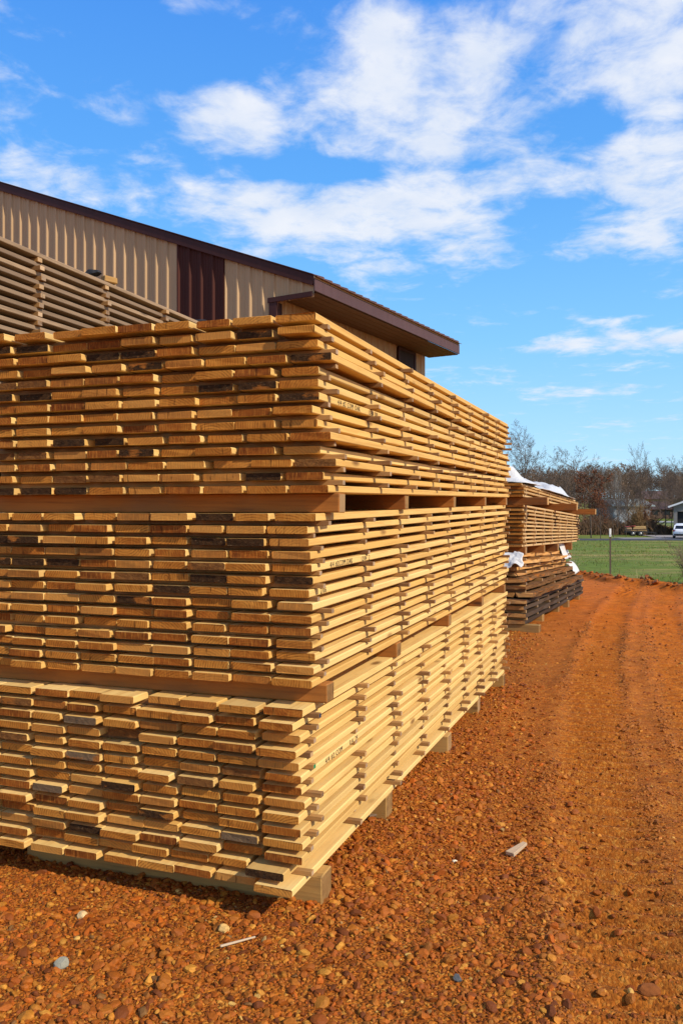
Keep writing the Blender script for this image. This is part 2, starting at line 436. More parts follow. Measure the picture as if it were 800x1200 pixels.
def scatter(n, x0, x1, y0, y1, dens):
    y = y0 + (y1 - y0) * rs.rand(n) ** 1.0; x = x0 + (x1 - x0) * rs.rand(n)
    keep = (np.abs(x) < .50 * y + .25) & (rs.rand(n) < dens(x, y))
    # nothing under the front lumber bundles
    sx, sy = x + .16, y - 3.23
    along = sx * .35 + sy * .937; across = -sx * .937 + sy * .35
    keep &= ~((along > .35) & (along < 4.9) & (across > .15) & (across < 1.7))
    return x[keep], y[keep]
def gdens(x, y):
    b = np.interp(y, [0, 2.6, 3.9, 6.2, 9.7, 13, 20], [.6, .85, .98, 1.4, 2.15, 3.0, 4.4])
    patch = .55 - .2 * np.exp(-((x - track_x(y)) / .22) ** 4) + .9 * fbm(x * 1.4, y * 1.4, 51, 3)
    return np.clip(1.05 * sstep(.45, -.55, x - b), .05, 1) * np.clip(patch + .35, .12, 1) * (1 - sstep(.0, .2, grass_side(x, y)))
sm_ = MB()
x, y = scatter(46000, -3, 3.2, 2.1, 5.2, gdens); stones(sm_, x, y, np.clip(rs.lognormal(math.log(.0178), .46, len(x)), .010, .055), 1)
x, y = scatter(46000, -3, 3.2, 2.1, 5.2, lambda x, y: np.clip(gdens(x, y) + .1, 0, 1)); stones(sm_, x, y, np.clip(rs.lognormal(math.log(.0125), .3, len(x)), .007, .022), 0)
x, y = scatter(42000, -1, 6, 5.2, 12, gdens); stones(sm_, x, y, np.clip(rs.lognormal(math.log(.024), .4, len(x)), .012, .07), 0)
x, y = scatter(9000, 0, 9, 12, 22, gdens); stones(sm_, x, y, np.clip(rs.lognormal(math.log(.035), .4, len(x)), .02, .1), 0)
PALs = PAL; PAL = np.array([(.40, .115, .013), (.32, .085, .010), (.46, .155, .02), (.43, .12, .012), (.25, .065, .008)]); PW0 = PW; PW = np.ones(5) / 5
crumb = lambda x, y: (1 - .3 * np.exp(-((x - track_x(y)) / .2) ** 4)) * np.clip(sstep(-.6, .3, x - track_x(y) + .3), 0, 1) * np.clip(.5 + 1.5 * fbm(x * 2, y * 2, 61, 3), .08, 1) * (1 - sstep(-.1, .1, grass_side(x, y)))
x, y = scatter(34000, .2, 5, 2.2, 8, crumb); stones(sm_, x, y, np.clip(rs.lognormal(math.log(.011), .42, len(x)), .006, .04), 0, .35)
x, y = scatter(16000, 1, 10, 8, 21, crumb); stones(sm_, x, y, np.clip(rs.lognormal(math.log(.022), .45, len(x)), .01, .08), 0, .35)
PAL = np.array([(.38, .125, .015), (.30, .095, .011), (.44, .155, .02), (.24, .075, .009), (.34, .108, .012)])
def groove(x, y, d):
    dd = d + .05 * fbm(x * 2, y * 2, 8, 2)
    return np.sin((y + dd * .28 + .010 * fbm(x * 4, y * 4, 3, 2)) * 2 * math.pi / .135)
for off, hw, n in ((0., .20, 60000), (.80, .2, 34000), (1.75, .2, 16000)):
    yy = 2.2 + 9.5 * rs.rand(n) ** 1.25; d_ = rs.uniform(-hw, hw, n); xx = track_x(yy) + off + d_
    k = (groove(xx, yy, d_) < -.35) & (rs.rand(n) < np.clip(.62 + 1.1 * fbm(xx * 1.2, yy * .9, 9, 3), .1, 1)) & (xx < .45 * yy + .1)
    xx, yy = xx[k], yy[k]; stones(sm_, xx, yy, np.clip(rs.lognormal(math.log(.013), .45, len(xx)), .006, .034) * (1 + .05 * yy), 0, .3)
    side = rs.choice([-1, 1], n // 3) * rs.normal(.27, .035, n // 3); y2 = 2.2 + 9.5 * rs.rand(n // 3); x2 = track_x(y2) + off + side
    k = (rs.rand(n // 3) < np.clip(.14 + .6 * fbm(x2 * 1.5, y2 * .9, 29, 3), .03, .4)) & (x2 < .45 * y2 + .1)
    stones(sm_, x2[k], y2[k], np.clip(rs.lognormal(math.log(.016), .45, k.sum()), .008, .05), 0, .3)
PAL = PALs; PW = PW0
t = NT('gravel_stone'); pc = t.n('ShaderNodeTexCoord').outputs['Object']
cc = t.mix(t.mrange(t.noise(pc, 90, 4), .35, .7, 0, .45), t.attr('tint', 'Color'), (.17, .048, .008))
m_stone = t.bsdf(cc, .65, t.noise(pc, 260, 3), .35, .004, 0, .22)
tag(sm_.build('gravel', m_stone), 'loose rust coloured gravel scattered over the yard', None, None, 'stuff')

# ------------------------------------------------------------------ front lumber bundles
L = 4.87; TB = .030; NR = 14
ORD = ['top', 'second', 'third', 'fourth', 'fifth', 'sixth', 'seventh', 'eighth', 'ninth', 'tenth', 'eleventh', 'twelfth', 'thirteenth', 'bottom']
NTH = ['', 'second from', 'third from', 'fourth from', 'fifth from', 'sixth from', 'seventh from', 'eighth from', 'ninth from', 'tenth from', 'eleventh from']
BUN = {
 'top': dict(C=(-.068, 3.28), psi=17.1, a=19.8, zn=1.676, pn=.0529, zf=1.738, pf=.0514, ref=380,
    edge=[371, 372.5, 372, 387.5, 372, 373, 375, 368, 372, 389, 374, 394, 379, 386],
    dark=[(2, 17, 0), (2, 293, 0), (3, 104, 0), (3, 151, 0), (4, 192, 0), (4, 363, 0), (5, 20, 2), (6, 17, 0), (6, 244, 0), (6, 298, 0), (7, 349, 0), (10, 104, 0), (11, 20, 2), (11, 150, 0), (12, 368, 2), (13, 104, 2), (13, 297, 0), (14, 22, 0), (14, 62, 0)]),
 'middle': dict(C=(-.118, 3.27), psi=18.7, a=20.2, zn=.904, pn=.0508, zf=.925, pf=.0546, ref=365,
    edge=[370, 360, 361, 364, 364, 364.5, 361, 367.5, 366, 364, 365, 367, 367.5, 367],
    dark=[(1, 238, 0), (3, 13, 0), (3, 239, 0), (3, 287, 0), (5, 13, 0), (5, 55, 0), (5, 238, 2), (6, 234, 0), (6, 339, 0), (7, 187, 0), (8, 140, 0), (6, 140, 2)]),
 'bottom': dict(C=(-.16, 3.23), psi=18.9, a=20.5, zn=.12, pn=.052, zf=.10, pf=.0553, ref=352,
    edge=[354, 346, 351, 350, 351, 352.5, 351, 356, 351, 352.5, 355, 355, 339, 351],
    dark=[(3, 80, 1), (5, 22, 2), (6, 82, 1), (8, 127, 0), (10, 175, 0), (11, 278, 1), (7, 225, 2), (13, 314, 0), (2, 18, 2), (4, 128, 2), (9, 60, 1), (6, 285, 2), (12, 105, 0)]),
}
WID = 1.62
def frame(b):
    a, p = R(b['a']), R(b['psi'])
    return np.array([math.sin(a), math.cos(a)]), np.array([-math.cos(p), math.sin(p)])
def px_to_w(b, px):
    r = (px - 400) / 968; p = R(b['psi'])
    return (b['C'][0] - r * b['C'][1]) / (math.cos(p) + r * math.sin(p))
def row_z(b, i, tt):   # i counted from the top; underside of the board at distance tt along the pile
    k = NR - 1 - i; s_ = tt / L
    return (b['zn'] + k * b['pn']) * (1 - s_) + (b['zf'] + k * b['pf']) * s_

def plank(mb, x0, x1, w, th, zfun, mats=(0, 1, 1), rnd=.5, c=.003, bow=0., yoff=0., nseg=7, wane=0., o=(0, 0, 0), ang=0.):
    """a board along +x, centred on y; zfun(x) gives the underside height"""
    xs = np.linspace(x0, x1, nseg + 1)
    yy = bow * np.sin(np.linspace(0, math.pi, nseg + 1)) + yoff
    cs = np.array([(-.5 * w + c, 0), (.5 * w - c, 0), (.5 * w, c), (.5 * w, th - c), (.5 * w - c, th), (-.5 * w + c, th), (-.5 * w, th - c), (-.5 * w, c)])
    V = np.zeros((nseg + 1, 8, 3)); V[:, :, 0] = xs[:, None]
    V[:, :, 1] = yy[:, None] + cs[:, 0]; V[:, :, 2] = np.array([zfun(q) for q in xs])[:, None] + cs[:, 1]
    if wane: V += rs.normal(0, wane, V.shape) * np.array([.3, 1, .25])
    V[0, :, 0] += rs.normal(0, .0012, 8); V[-1, :, 0] += rs.normal(0, .002, 8)
    lc = V.copy(); lc[:, :, 2] -= lc[:, :1, 2]; lc[:, :, 1] -= yoff
    k = 8; i = np.arange(nseg)[:, None] * k; j = np.arange(k)[None]; j2 = (j + 1) % k
    F = np.stack([i + j, i + k + j, i + k + j2, i + j2], -1).reshape(-1, 4)[:, ::-1]
    F = F[:, ::-1]
    e0 = np.arange(8)[::-1][None]; e1 = (np.arange(8) + nseg * 8)[None]
    e0 = e0[:, ::-1]; e1 = e1[:, ::-1]
    V = V.reshape(-1, 3); ca, sa = math.cos(ang), math.sin(ang)
    V = np.stack([V[:, 0] * ca - V[:, 1] * sa + o[0], V[:, 0] * sa + V[:, 1] * ca + o[1], V[:, 2] + o[2]], -1)
    n0 = len(mb.F)
    mb.add(V, [F[:, ::-1], e0[:, ::-1], e1[:, ::-1]], mats[0], rnd, lc.reshape(-1, 3))
    mb.M[n0 + 1] = np.array([mats[1]]); mb.M[n0 + 2] = np.array([mats[2]])

BOARD_MATS = [m_side, m_end, m_bark, m_blue, m_brown]
specs = []
text_board = {}
for bn, b in BUN.items():
    d, u = frame(b); C = np.array(b['C']); ang = math.atan2(d[1], d[0])
    for i in range(NR):
        w = -(b['edge'][i] - b['ref']) / 283.; col = 0
        b.setdefault('off', {})[i] = w; rang = ang - w / L + rs.normal(0, .0025)
        off0 = w
        while col < 9:
            CP = .1815
            gap = float(np.clip(rs.normal(.0105, .005), .002, .022)) if rs.rand() < .86 else rs.uniform(.018, .034)
            wd = CP - gap if col < 8 else .15
            w = off0 * (1 - col / 9) + col * CP + (rs.normal(0, .0045) if col else 0) + gap * (.5 if col else 0) 
            cen = w + wd / 2
            px = 400 + 968 * (C[0] + u[0] * cen) / (C[1] + u[1] * cen)
            f = rs.normal(0, .011)
            if bn == 'bottom': f = rs.normal(0, .013)
            dk = -1
            for (ri, dpx, kind) in b['dark']:
                if ri - 1 == i and abs(dpx - px) < 23 and dk < 0 and (cen - px_to_w(b, dpx)) ** 2 < .1 ** 2: dk = kind
            if bn == 'bottom' and i == 12 and col == 0: f = -.055
            if bn == 'bottom' and i == 13: f = -.02 if col else -.07
            if bn == 'top' and i == 0 and rs.rand() < .5: f -= .03
            o = C + u * cen + d * f
            specs.append(dict(bn=bn, i=i, col=col, w=wd, o=o, ang=rang, f=f, px=px, dk=dk, rnd=rs.rand(), bow=rs.normal(0, .004), dz=rs.uniform(-.0012, .0008), c=rs.uniform(.002, .005)))
            col += 1
def size_key(s_):
    half = s_['w'] / 2 * 968 / s_['o'][1]
    return (s_['col'] == 0) * 1000 + max(0, min(s_['px'] + half, 800) - max(s_['px'] - half, 0))
specs.sort(key=lambda s_: -size_key(s_))
mass = MB()
DK_WORD = ['dark bark covered', 'grey stained', 'brown stained']
for n_, s_ in enumerate(specs):
    b = BUN[s_['bn']]; i = s_['i']; z0 = row_z(b, i, 0)
    zf = lambda x, b=b, i=i, z0=z0, s_=s_: row_z(b, i, x) - z0 + s_['dz']
    em = 1 if s_['dk'] < 0 else 2 + s_['dk']
    kw = dict(mats=(0, em, 1), rnd=s_['rnd'], c=s_['c'], bow=s_['bow'])
    ln = L + rs.normal(0, .02)
    if n_ < 312:
        mb = MB(); plank(mb, 0, ln, s_['w'], TB, zf, **kw)
        ob = mb.build('board', BOARD_MATS, None, (s_['o'][0], s_['o'][1], z0), s_['ang'])
        look = 'fresh sawn' if s_['dk'] < 0 else DK_WORD[s_['dk']]
        place = 'at the sunlit corner' if s_['col'] == 0 else NTH[s_['col']] + ' the sunlit corner'
        tag(ob, f"{look} board, {ORD[i]} row of {s_['bn']} bundle, {place}", 'board', f"boards of the {s_['bn']} lumber bundle")
        if s_['col'] == 0: text_board[(s_['bn'], i)] = (ob, s_)
    else:
        plank(mass, 0, ln, s_['w'], TB, zf, o=(s_['o'][0], s_['o'][1], z0), ang=s_['ang'], **kw)
if mass.n: tag(mass.build('outer_boards', BOARD_MATS), 'remaining sawn boards along the far side of the three front bundles', None, None, 'stuff')

# stickers between the rows
st = []
TS = [.085 + k * .588 for k in range(9)]
for bn, b in BUN.items():
    d, u = frame(b); C = np.array(b['C'])
    for i in range(NR - 1):
        for k, tt in enumerate(TS):
            tj = tt + rs.normal(0, .012)
            lo = row_z(b, i + 1, tj) + TB + .0012; hi = row_z(b, i, tj) - .0014
            out = rs.uniform(.012, .05); 
            if rs.rand() < .12: out = rs.uniform(-.01, .01)
            edge = min(b['off'][i], b['off'][i + 1]) * .5 + .25 * (b['off'][i] + b['off'][i + 1]); out -= edge * (1 - tt / L)
            st.append((k + (i * .001), bn, i, k, C + d * tj, out, lo, hi, rs.uniform(.024, .034), math.atan2(u[1], u[0]) + rs.normal(0, .006)))
st.sort(key=lambda q: q[0])
smass = MB()
m_green = simple('green_paint', (.02, .22, .08)); m_navy = simple('dark_blue_paint', (.01, .03, .06))
for n_, (key, bn, i, k, o, out, lo, hi, wd, an) in enumerate(st):
    rn = rs.rand()
    em = 1
    if bn == 'bottom' and k == 0 and i == 4: em = 2
    if bn == 'bottom' and k == 0 and i == 0: em = 3
    if k < 7:
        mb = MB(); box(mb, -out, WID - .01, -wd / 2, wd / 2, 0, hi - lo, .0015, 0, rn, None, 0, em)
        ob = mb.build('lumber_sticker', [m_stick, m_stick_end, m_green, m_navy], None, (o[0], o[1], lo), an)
        look = {2: 'green tipped', 3: 'dark blue tipped'}.get(em, 'thin')
        tag(ob, f"{look} spacer stick under {ORD[i]} row of {bn} bundle, {NTH[k] + ' front end' if k else 'at front end'}", 'spacer stick', f"spacer sticks in the {bn} bundle")
    else:
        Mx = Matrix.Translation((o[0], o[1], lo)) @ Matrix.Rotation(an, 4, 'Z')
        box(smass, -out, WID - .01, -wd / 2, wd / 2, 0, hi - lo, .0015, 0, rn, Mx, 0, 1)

# bunks (cross timbers) between and under the bundles
def bunk(b, tt, z0, z1, w0, w1, wd, mats, label, group):
    d, u = frame(b); o = np.array(b['C']) + d * tt
    mb = MB(); box(mb, w0, w1, -wd / 2, wd / 2, 0, z1 - z0, .004, 0, rs.rand(), None, .0015, 1)
    ob = mb.build('bunk_timber', mats, None, (o[0], o[1], z0), math.atan2(u[1], u[0]))
    tag(ob, label, 'timber', group)
for bn, low, nm in (('top', 'middle', 'between the top and middle bundles'), ('middle', 'bottom', 'between the middle and bottom bundles')):
    b = BUN[bn]
    for k, tt in enumerate((.115, 1.2, 2.42, 3.6, 4.72)):
        z1 = row_z(b, NR - 1, tt) - .0015; z0 = row_z(BUN[low], 0, tt) + TB + .0015
        bunk(b, tt, z0, z1, -.01 + (.0 if k else -.025), WID + .03, .085, [m_bunk, m_bunk_end], f"{'long reddish' if k == 0 else 'squared'} bunk timber {nm}, {NTH[k] + ' the front' if k else 'at the front'}", 'bunk timbers between the front bundles')
b = BUN['bottom']
for k, tt in enumerate((.20, 1.2, 2.48, 3.6, 4.72)):
    z1 = row_z(b, NR - 1, tt) - .002
    bunk(b, tt, -.02 if k else -.015, z1, -.03 if k == 0 else rs.uniform(-.02, .01), 1.42, .12, [m_bunk_old, m_bunk_end], f"weathered bunk timber on gravel under the bottom bundle, {NTH[k] + ' the front' if k else 'at the front'}", 'bunk timbers on the gravel')

# stencilled grade marks on the sunny edge
m_ink = simple('black_stencil_ink', (.02, .016, .012), .8, .3, 80)
def stencil(key, txt, x0, size, part='stencil_mark'):
    ob, s_ = text_board[key]
    cu = bpy.data.curves.new('txt', 'FONT'); cu.body = txt; cu.size = size; cu.space_character = 1.15; cu.space_word = 1.3; cu.resolution_u = 2
    to = bpy.data.objects.new('txt', cu); COL.objects.link(to)
    bpy.context.view_layer.update()
    me = bpy.data.meshes.new_from_object(to.evaluated_get(bpy.context.evaluated_depsgraph_get()))
    bpy.data.objects.remove(to); bpy.data.curves.remove(cu)
    bb = BUN[s_['bn']]; z0 = row_z(bb, s_['i'], 0)
    jit = np.random.RandomState(3)
    for v in me.vertices:
        X, Y = v.co.x + x0, v.co.y
        yb = s_['bow'] * math.sin(math.pi * X / L)
        v.co = (X, -s_['w'] / 2 + yb - .0012, Y + .0035 + row_z(bb, s_['i'], X) - z0)
    me.materials.clear(); me.materials.append(m_ink)
    o = bpy.data.objects.new(part, me); COL.objects.link(o); o.parent = ob
stencil(('top', 6), '4/4 #2 COM OAK', .21, .033)
stencil(('top', 6), '12-14 200', .62, .030)
stencil(('middle', 4), '4/4 #2COM.OAK', .2, .034)
stencil(('middle', 4), '12/04  2', .60, .032)
stencil(('middle', 6), '2/06', .12, .034)
stencil(('bottom', 5), '4/4 #2 COM', .26, .034)
stencil(('bottom', 5), '0.A. 24', .56, .032)

# ------------------------------------------------------------------ weathered stack behind on the left
dW = np.array([math.sin(R(20.1)), math.cos(R(20.1))]); nW = np.array([math.cos(R(20.1)), -math.sin(R(20.1))]); uW = -nW
D0 = 3.35; oW = -nW * D0 + dW * 2.9; angW = math.atan2(dW[1], dW[0])
PW_ = .0535; TOPZ = 3.13
LW = 5.2
rows_w = 14
wm = MB()
for i in range(rows_w):
    z = TOPZ - .03 - i * PW_
    for c_ in range(4):
        o = oW + uW * (.09 + c_ * .19) + dW * rs.normal(0, .03) + nW * rs.normal(0, .008)
        kw = dict(mats=(0, 1, 1), rnd=rs.rand(), c=.003, bow=rs.normal(0, .008))
        if c_ == 0:
            mb = MB(); plank(mb, 0, LW, .18, .025, lambda x: rs.normal(0, .0012), **kw)
            tag(mb.build('weathered_board', [m_grey_side, m_grey_end], None, (o[0], o[1], z), angW), f"greyed weathered board edge in {ORD[i]} row of the old stack behind, below the barn", 'board', 'weathered boards in the old stack')
        else: plank(wm, 0, LW, .18, .025, lambda x: 0, o=(o[0], o[1], z), ang=angW, **kw)
z = TOPZ - rows_w * PW_
while z > .15:      # the hidden rest of the pile, down to the ground
    for c_ in range(4):
        o = oW + uW * (.09 + c_ * .19)
        plank(wm, 0, LW, .18, .025, lambda x: 0, o=(o[0], o[1], z - .03), ang=angW, mats=(0, 1, 1), rnd=rs.rand())
    z -= PW_
tag(wm.build('inner_boards', [m_grey_side, m_grey_end]), 'inner and lower weathered boards of the old stack behind', None, None, 'stuff')
hid = smass
WT = ['first', 'second', 'third', 'fourth', 'fifth', 'sixth']
for k, tt in enumerate((.42, 1.07, 1.72, 2.42, 3.2, 4.2)):
    for i in range(rows_w - 1):
        o = oW + dW * (tt + rs.normal(0, .01)); z0 = TOPZ - .03 - (i + 1) * PW_ + .0262; z1 = TOPZ - .03 - i * PW_ - .001
        out = rs.uniform(.005, .035)
        if 1 <= k <= 3 and i < 9:
            mb = MB(); box(mb, -out, .77, -.02, .02, 0, z1 - z0, .0015, 0, rs.rand(), None, 0, 1)
            tag(mb.build('lumber_sticker', [m_stick, m_stick_end], None, (o[0], o[1], z0), math.atan2(uW[1], uW[0])), f"grey spacer stick under {ORD[i]} row of the weathered stack, {WT[k - 1]} visible column", 'spacer stick', 'spacer sticks in the weathered stack')
        else:
            Mx = Matrix.Translation((o[0], o[1], z0)) @ Matrix.Rotation(math.atan2(uW[1], uW[0]), 4, 'Z')
            box(hid, -out, .77, -.02, .02, 0, z1 - z0, .0015, 0, rs.rand(), Mx, 0, 1)
z = TOPZ - rows_w * PW_
for k, tt in enumerate((.42, 1.72, 3.2, 4.9)):
    o = oW + dW * tt
    Mx = Matrix.Translation((o[0], o[1], 0)) @ Matrix.Rotation(math.atan2(uW[1], uW[0]), 4, 'Z')
    zz = z
    box(hid, 0, .77, -.05, .05, -.02, .11, .003, 0, rs.rand(), Mx, 0, 1)
# loose offcuts lying on the weathered stack
def loose(name, along, across, ln, wd, th, z, yaw, mats, label, cat, tilt=0.):
    o = oW + dW * along + uW * across
    mb = MB(); box(mb, 0, ln, -wd / 2, wd / 2, 0, th, .004, 0, rs.rand(), None, .002, 1)
    ob = mb.build(name, mats, None, (o[0], o[1], z), angW + yaw); ob.rotation_euler.y = tilt
    return tag(ob, label, cat)
loose('loose_board', .6, .16, 1.75, .12, .022, TOPZ + .006, .02, [m_grey_side, m_grey_end], 'long loose grey board lying along the top of the weathered stack', 'board', .0)
loose('wood_block', 1.72, .03, .10, .05, .04, TOPZ + .004, -.35, [m_bunk_old, m_bunk_end], 'short brown wood block lying on the weathered stack', 'offcut')
def lump(name, c, size, mat, label, cat, seed=1, sub=3, rough=.18):
    B, F = ico(sub); r = np.random.RandomState(seed)
    V = B.copy()
    for _ in range(9):
        dd = r.normal(size=3); dd /= np.linalg.norm(dd); V -= np.maximum(V @ dd - r.uniform(.55, .9), 0)[:, None] * dd
    V *= (1 + rough * fbm(V[:, 0] * 2 + V[:, 2], V[:, 1] * 2 - V[:, 2], seed, 4))[:, None]
    V = V * np.array(size) / 2
    mb = MB(); mb.add(V, F, 0, .5, None, None, False)
    return tag(mb.build(name, mat, None, c), label, cat)
o = oW + dW * 1.72 + uW * .1
lump('rubber_scrap', (o[0], o[1], TOPZ + .066), (.12, .10, .05), simple('black_rubber', (.02, .019, .019), .6), 'crumpled black scrap lying on the brown wood block', 'scrap', 5)
o = oW + dW * 3.05 + uW * .12
lump('rubber_scrap', (o[0], o[1], TOPZ + .02), (.3, .16, .06), simple('black_cloth', (.018, .017, .018), .8), 'flat black scrap lying near the far end of the weathered stack', 'scrap', 9)

# ------------------------------------------------------------------ far stack of mixed bundles
dF = np.array([math.sin(R(24.2)), math.cos(R(24.2))]); uF = np.array([-math.cos(R(24.2)), math.sin(R(24.2))]); angF = math.atan2(dF[1], dF[0])
oF = np.array([2.42, 11.0])
def far_bundle(rows, cols, wd, th, zn, zf, pn, pf, Lf, mats, lab, grp, yawdeg=0., inset=0., wane=0., edge_jit=.01, t0=0., name='board', gapw=.01):
    a = R(24.2 + yawdeg); dd = np.array([math.sin(a), math.cos(a)]); uu = np.array([-math.cos(a), math.sin(a)]); an = math.atan2(dd[1], dd[0])
    for i in range(rows):
        k = rows - 1 - i
        zr = lambda x, k=k: (zn + k * pn) * (1 - x / Lf) + (zf + k * pf) * x / Lf
        w = rs.normal(inset, edge_jit)
        for c_ in range(cols):
            wv = wd * rs.uniform(.88, 1.12)
            o = oF + uu * (w + wv / 2) + dd * (t0 + rs.normal(0, .03))
            mb = MB(); plank(mb, 0, Lf + rs.normal(0, .05), wv, th, lambda x: zr(x) - zr(0), mats=(0, 1, 1), rnd=rs.rand(), c=.004, bow=rs.normal(0, .006), wane=wane, nseg=14 if wane else 7)
            ob = mb.build(name, mats, None, (o[0], o[1], zr(0)), an)
            pl = 'at sunny side' if c_ == 0 else f"{['', 'second', 'third', 'fourth', 'fifth'][c_]} from sunny side"
            tag(ob, f"{lab}, {ORD[i] if i < rows - 1 else 'bottom'} row, {pl}", 'board', grp)
            w += wv + gapw
    return dd, uu, zr
def far_sticks(rows, zn, zf, pn, pf, th, Lf, n, a_deg, W, lab, grp, mats, inset=0.):
    a = R(a_deg); dd = np.array([math.sin(a), math.cos(a)]); uu = np.array([-math.cos(a), math.sin(a)])
    for i in range(rows - 1):
        k = rows - 2 - i
        for j in range(n):
            x = .08 + j * (Lf - .16) / (n - 1)
            f = lambda q: (zn + q * pn) * (1 - x / Lf) + (zf + q * pf) * x / Lf
            z0 = f(k) + th + .001; z1 = f(k + 1) - .001
            o = oF + dd * x
            Mx = Matrix.Translation((o[0], o[1], z0)) @ Matrix.Rotation(math.atan2(uu[1], uu[0]), 4, 'Z')
            box(smass, inset - rs.uniform(.005, .03), W, -.022, .022, 0, max(z1 - z0, .006), .0015, 0, rs.rand(), Mx, 0, 1)
def far_bunk(tt, z0, z1, w0, w1, wd, lab, mats=None, grp='bunk timbers in the far stack'):
    o = oF + dF * tt
    mb = MB(); box(mb, w0, w1, -wd / 2, wd / 2, 0, z1 - z0, .005, 0, rs.rand(), None, .002, 1)
    tag(mb.build('bunk_timber', mats or [m_bunk, m_gold_side], None, (o[0], o[1], z0), math.atan2(uF[1], uF[0])), lab, 'timber', grp)
WF = 1.25
# blackened planks on ground bunks
for k, (tt, wx) in enumerate(((.1, -.2), (1.3, -.02), (2.6, -.03), (3.4, -.06), (4.7, -.05))):
    far_bunk(tt, -.03, .095, wx, WF, .13, f"ground timber under the blackened planks, {NTH[k] + ' the near end' if k else 'at the near end'}", [m_bunk_old, m_bunk_end], 'ground timbers of the far stack')
far_bundle(4, 5, .24, .052, .10, .065, .094, .082, 5.0, [m_black_side, m_slab_side], 'blackened plank near the ground in the far stack', 'blackened planks in the far stack', .5, 0., .008, .035, name='plank')
far_sticks(4, .10, .065, .094, .082, .052, 5.0, 7, 24.7, WF - .05, 'blackened planks', 'spacer sticks in the blackened planks', [m_stick, m_stick_end])
zb = .10 + 3 * .094 + .052; 
# bark edged slabs
far_bundle(3, 5, .25, .055, zb + .03, .06 + 3 * .082 + .09, .098, .085, 4.4, [m_bark_side, m_slab_side], 'brown slab with bark edges in the far stack', 'bark edged slabs in the far stack', .4, -.02, .018, .05, name='slab')
far_sticks(3, zb + .03, .06 + 3 * .082 + .09, .098, .085, .055, 4.4, 5, 24.6, WF - .05, 'bark edged slabs', 'spacer sticks in the bark edged slabs', [m_stick, m_stick_end])
zs = zb + .03 + 2 * .098 + .055
zsf = .06 + 3 * .082 + .09 + 2 * .085 + .055
far_bundle(4, 5, .25, .05, zs + .02, zsf + .02, .083, .075, 4.1, [m_slab_side, m_bunk_end], 'rough orange plank above the bark edged slabs', 'rough orange planks in the far stack', .0, .02, .011, .05, name='plank')
far_sticks(4, zs + .02, zsf + .02, .083, .075, .05, 4.1, 5, 24.2, WF - .05, 'rough orange planks', 'spacer sticks in the rough orange planks', [m_stick, m_stick_end])
zo = zs + .02 + 3 * .083 + .05; zof = zsf + .02 + 3 * .075 + .05
ZG, ZGF = zo + .10, zof + .13
for k, (tt, wx) in enumerate(((.12, -.01), (1.4, -.02), (2.7, .0), (4.0, -.02))):
    a_ = tt / 4.9
    far_bunk(tt, zo * (1 - a_) + zof * a_ - .005, ZG * (1 - a_) + ZGF * a_ - .002, wx, WF, .1, f"squared timber under the tan bundle of the far stack, {NTH[k] + ' the near end' if k else 'at the near end'}", [m_bunk, m_bunk_end])
GP, GPF = .0535, .047
far_bundle(11, 5, .22, .027, ZG, ZGF, GP, GPF, 4.9, [m_gold_side, m_end], 'tan board in the tall bundle of the far stack', 'tan boards in the far stack', 0, 0, 0, .012)
far_sticks(11, ZG, ZGF, GP, GPF, .027, 4.9, 8, 24.2, WF - .03, 'tall tan bundle', 'spacer sticks in the tall tan bundle', [m_stick, m_stick_end])
zt = ZG + 10 * GP + .029; ztf = ZGF + 10 * GPF + .029
for k, (tt, w0, w1, lab) in enumerate(((.12, -.30, .95, 'near bunk timber jutting from below the topmost pack of the far stack'), (2.35, -.35, 1.0, 'middle bunk timber jutting from below the topmost pack of the far stack'), (4.7, -.34, 1.0, 'farthest bunk timber jutting from below the topmost pack of the far stack'))):
    a_ = tt / 4.9; zz = zt * (1 - a_) + ztf * a_
    far_bunk(tt, zz, zz + .105, w0, w1, .11, lab, [m_bunk, m_gold_side])
ZP, ZPF = zt + .107, ztf + .107
far_bundle(4, 5, .22, .028, ZP, ZPF, .05, .045, 4.8, [m_gold_side, m_end], 'tan board in the topmost pack of the far stack', 'topmost tan boards in the far stack', 0, .0, 0, .012)
far_sticks(4, ZP, ZPF, .05, .045, .028, 4.8, 6, 24.2, WF - .03, 'topmost tan pack', 'spacer sticks in the topmost tan pack', [m_stick, m_stick_end])
zc = ZP + 3 * .05 + .028; zcf = ZPF + 3 * .045 + .028
# white sheeting
t = NT('white_sheeting'); pc = t.n('ShaderNodeTexCoord').outputs['Object']
m_tarp = t.bsdf(t.mix(t.noise(pc, 5, 4), (.52, .50, .45), (.68, .665, .63)), .45, t.noise(pc, 14, 5), .5, .03, 0, .4)
def sheet(name, o, ax, ay, su, sv, hfun, label, nu=26, nv=16, th=.004):
    U, Vv = np.meshgrid(np.linspace(0, 1, nu), np.linspace(0, 1, nv), indexing='ij')
    P = np.zeros((nu, nv, 3)); dx, dy, dz = hfun(U, Vv)
    A, B_ = np.array(ax), np.array(ay)
    P[..., :2] = A[:2] * ((U * su + dx)[..., None]) + B_[:2] * ((Vv * sv + dy)[..., None]); P[..., 2] = dz
    n = nu * nv; i = (np.arange(nu - 1)[:, None] * nv + np.arange(nv - 1)[None])
    F = np.stack([i, i + nv, i + nv + 1, i + 1], -1).reshape(-1, 4)
    mb = MB(); mb.add(P.reshape(-1, 3), F, 0, .5, None, None, True)
    ob = mb.build(name, m_tarp, None, o)
    so = ob.modifiers.new('thickness', 'SOLIDIFY'); so.thickness = th
    return tag(ob, label, 'sheeting')
tag(smass.build('far_stickers', [m_stick, m_stick_end]), 'spacer sticks at the far end of the front bundles and in the far stack', None, None, 'stuff')
p3 = lambda tt, w, z: (*(oF + dF * tt + uF * w), z)
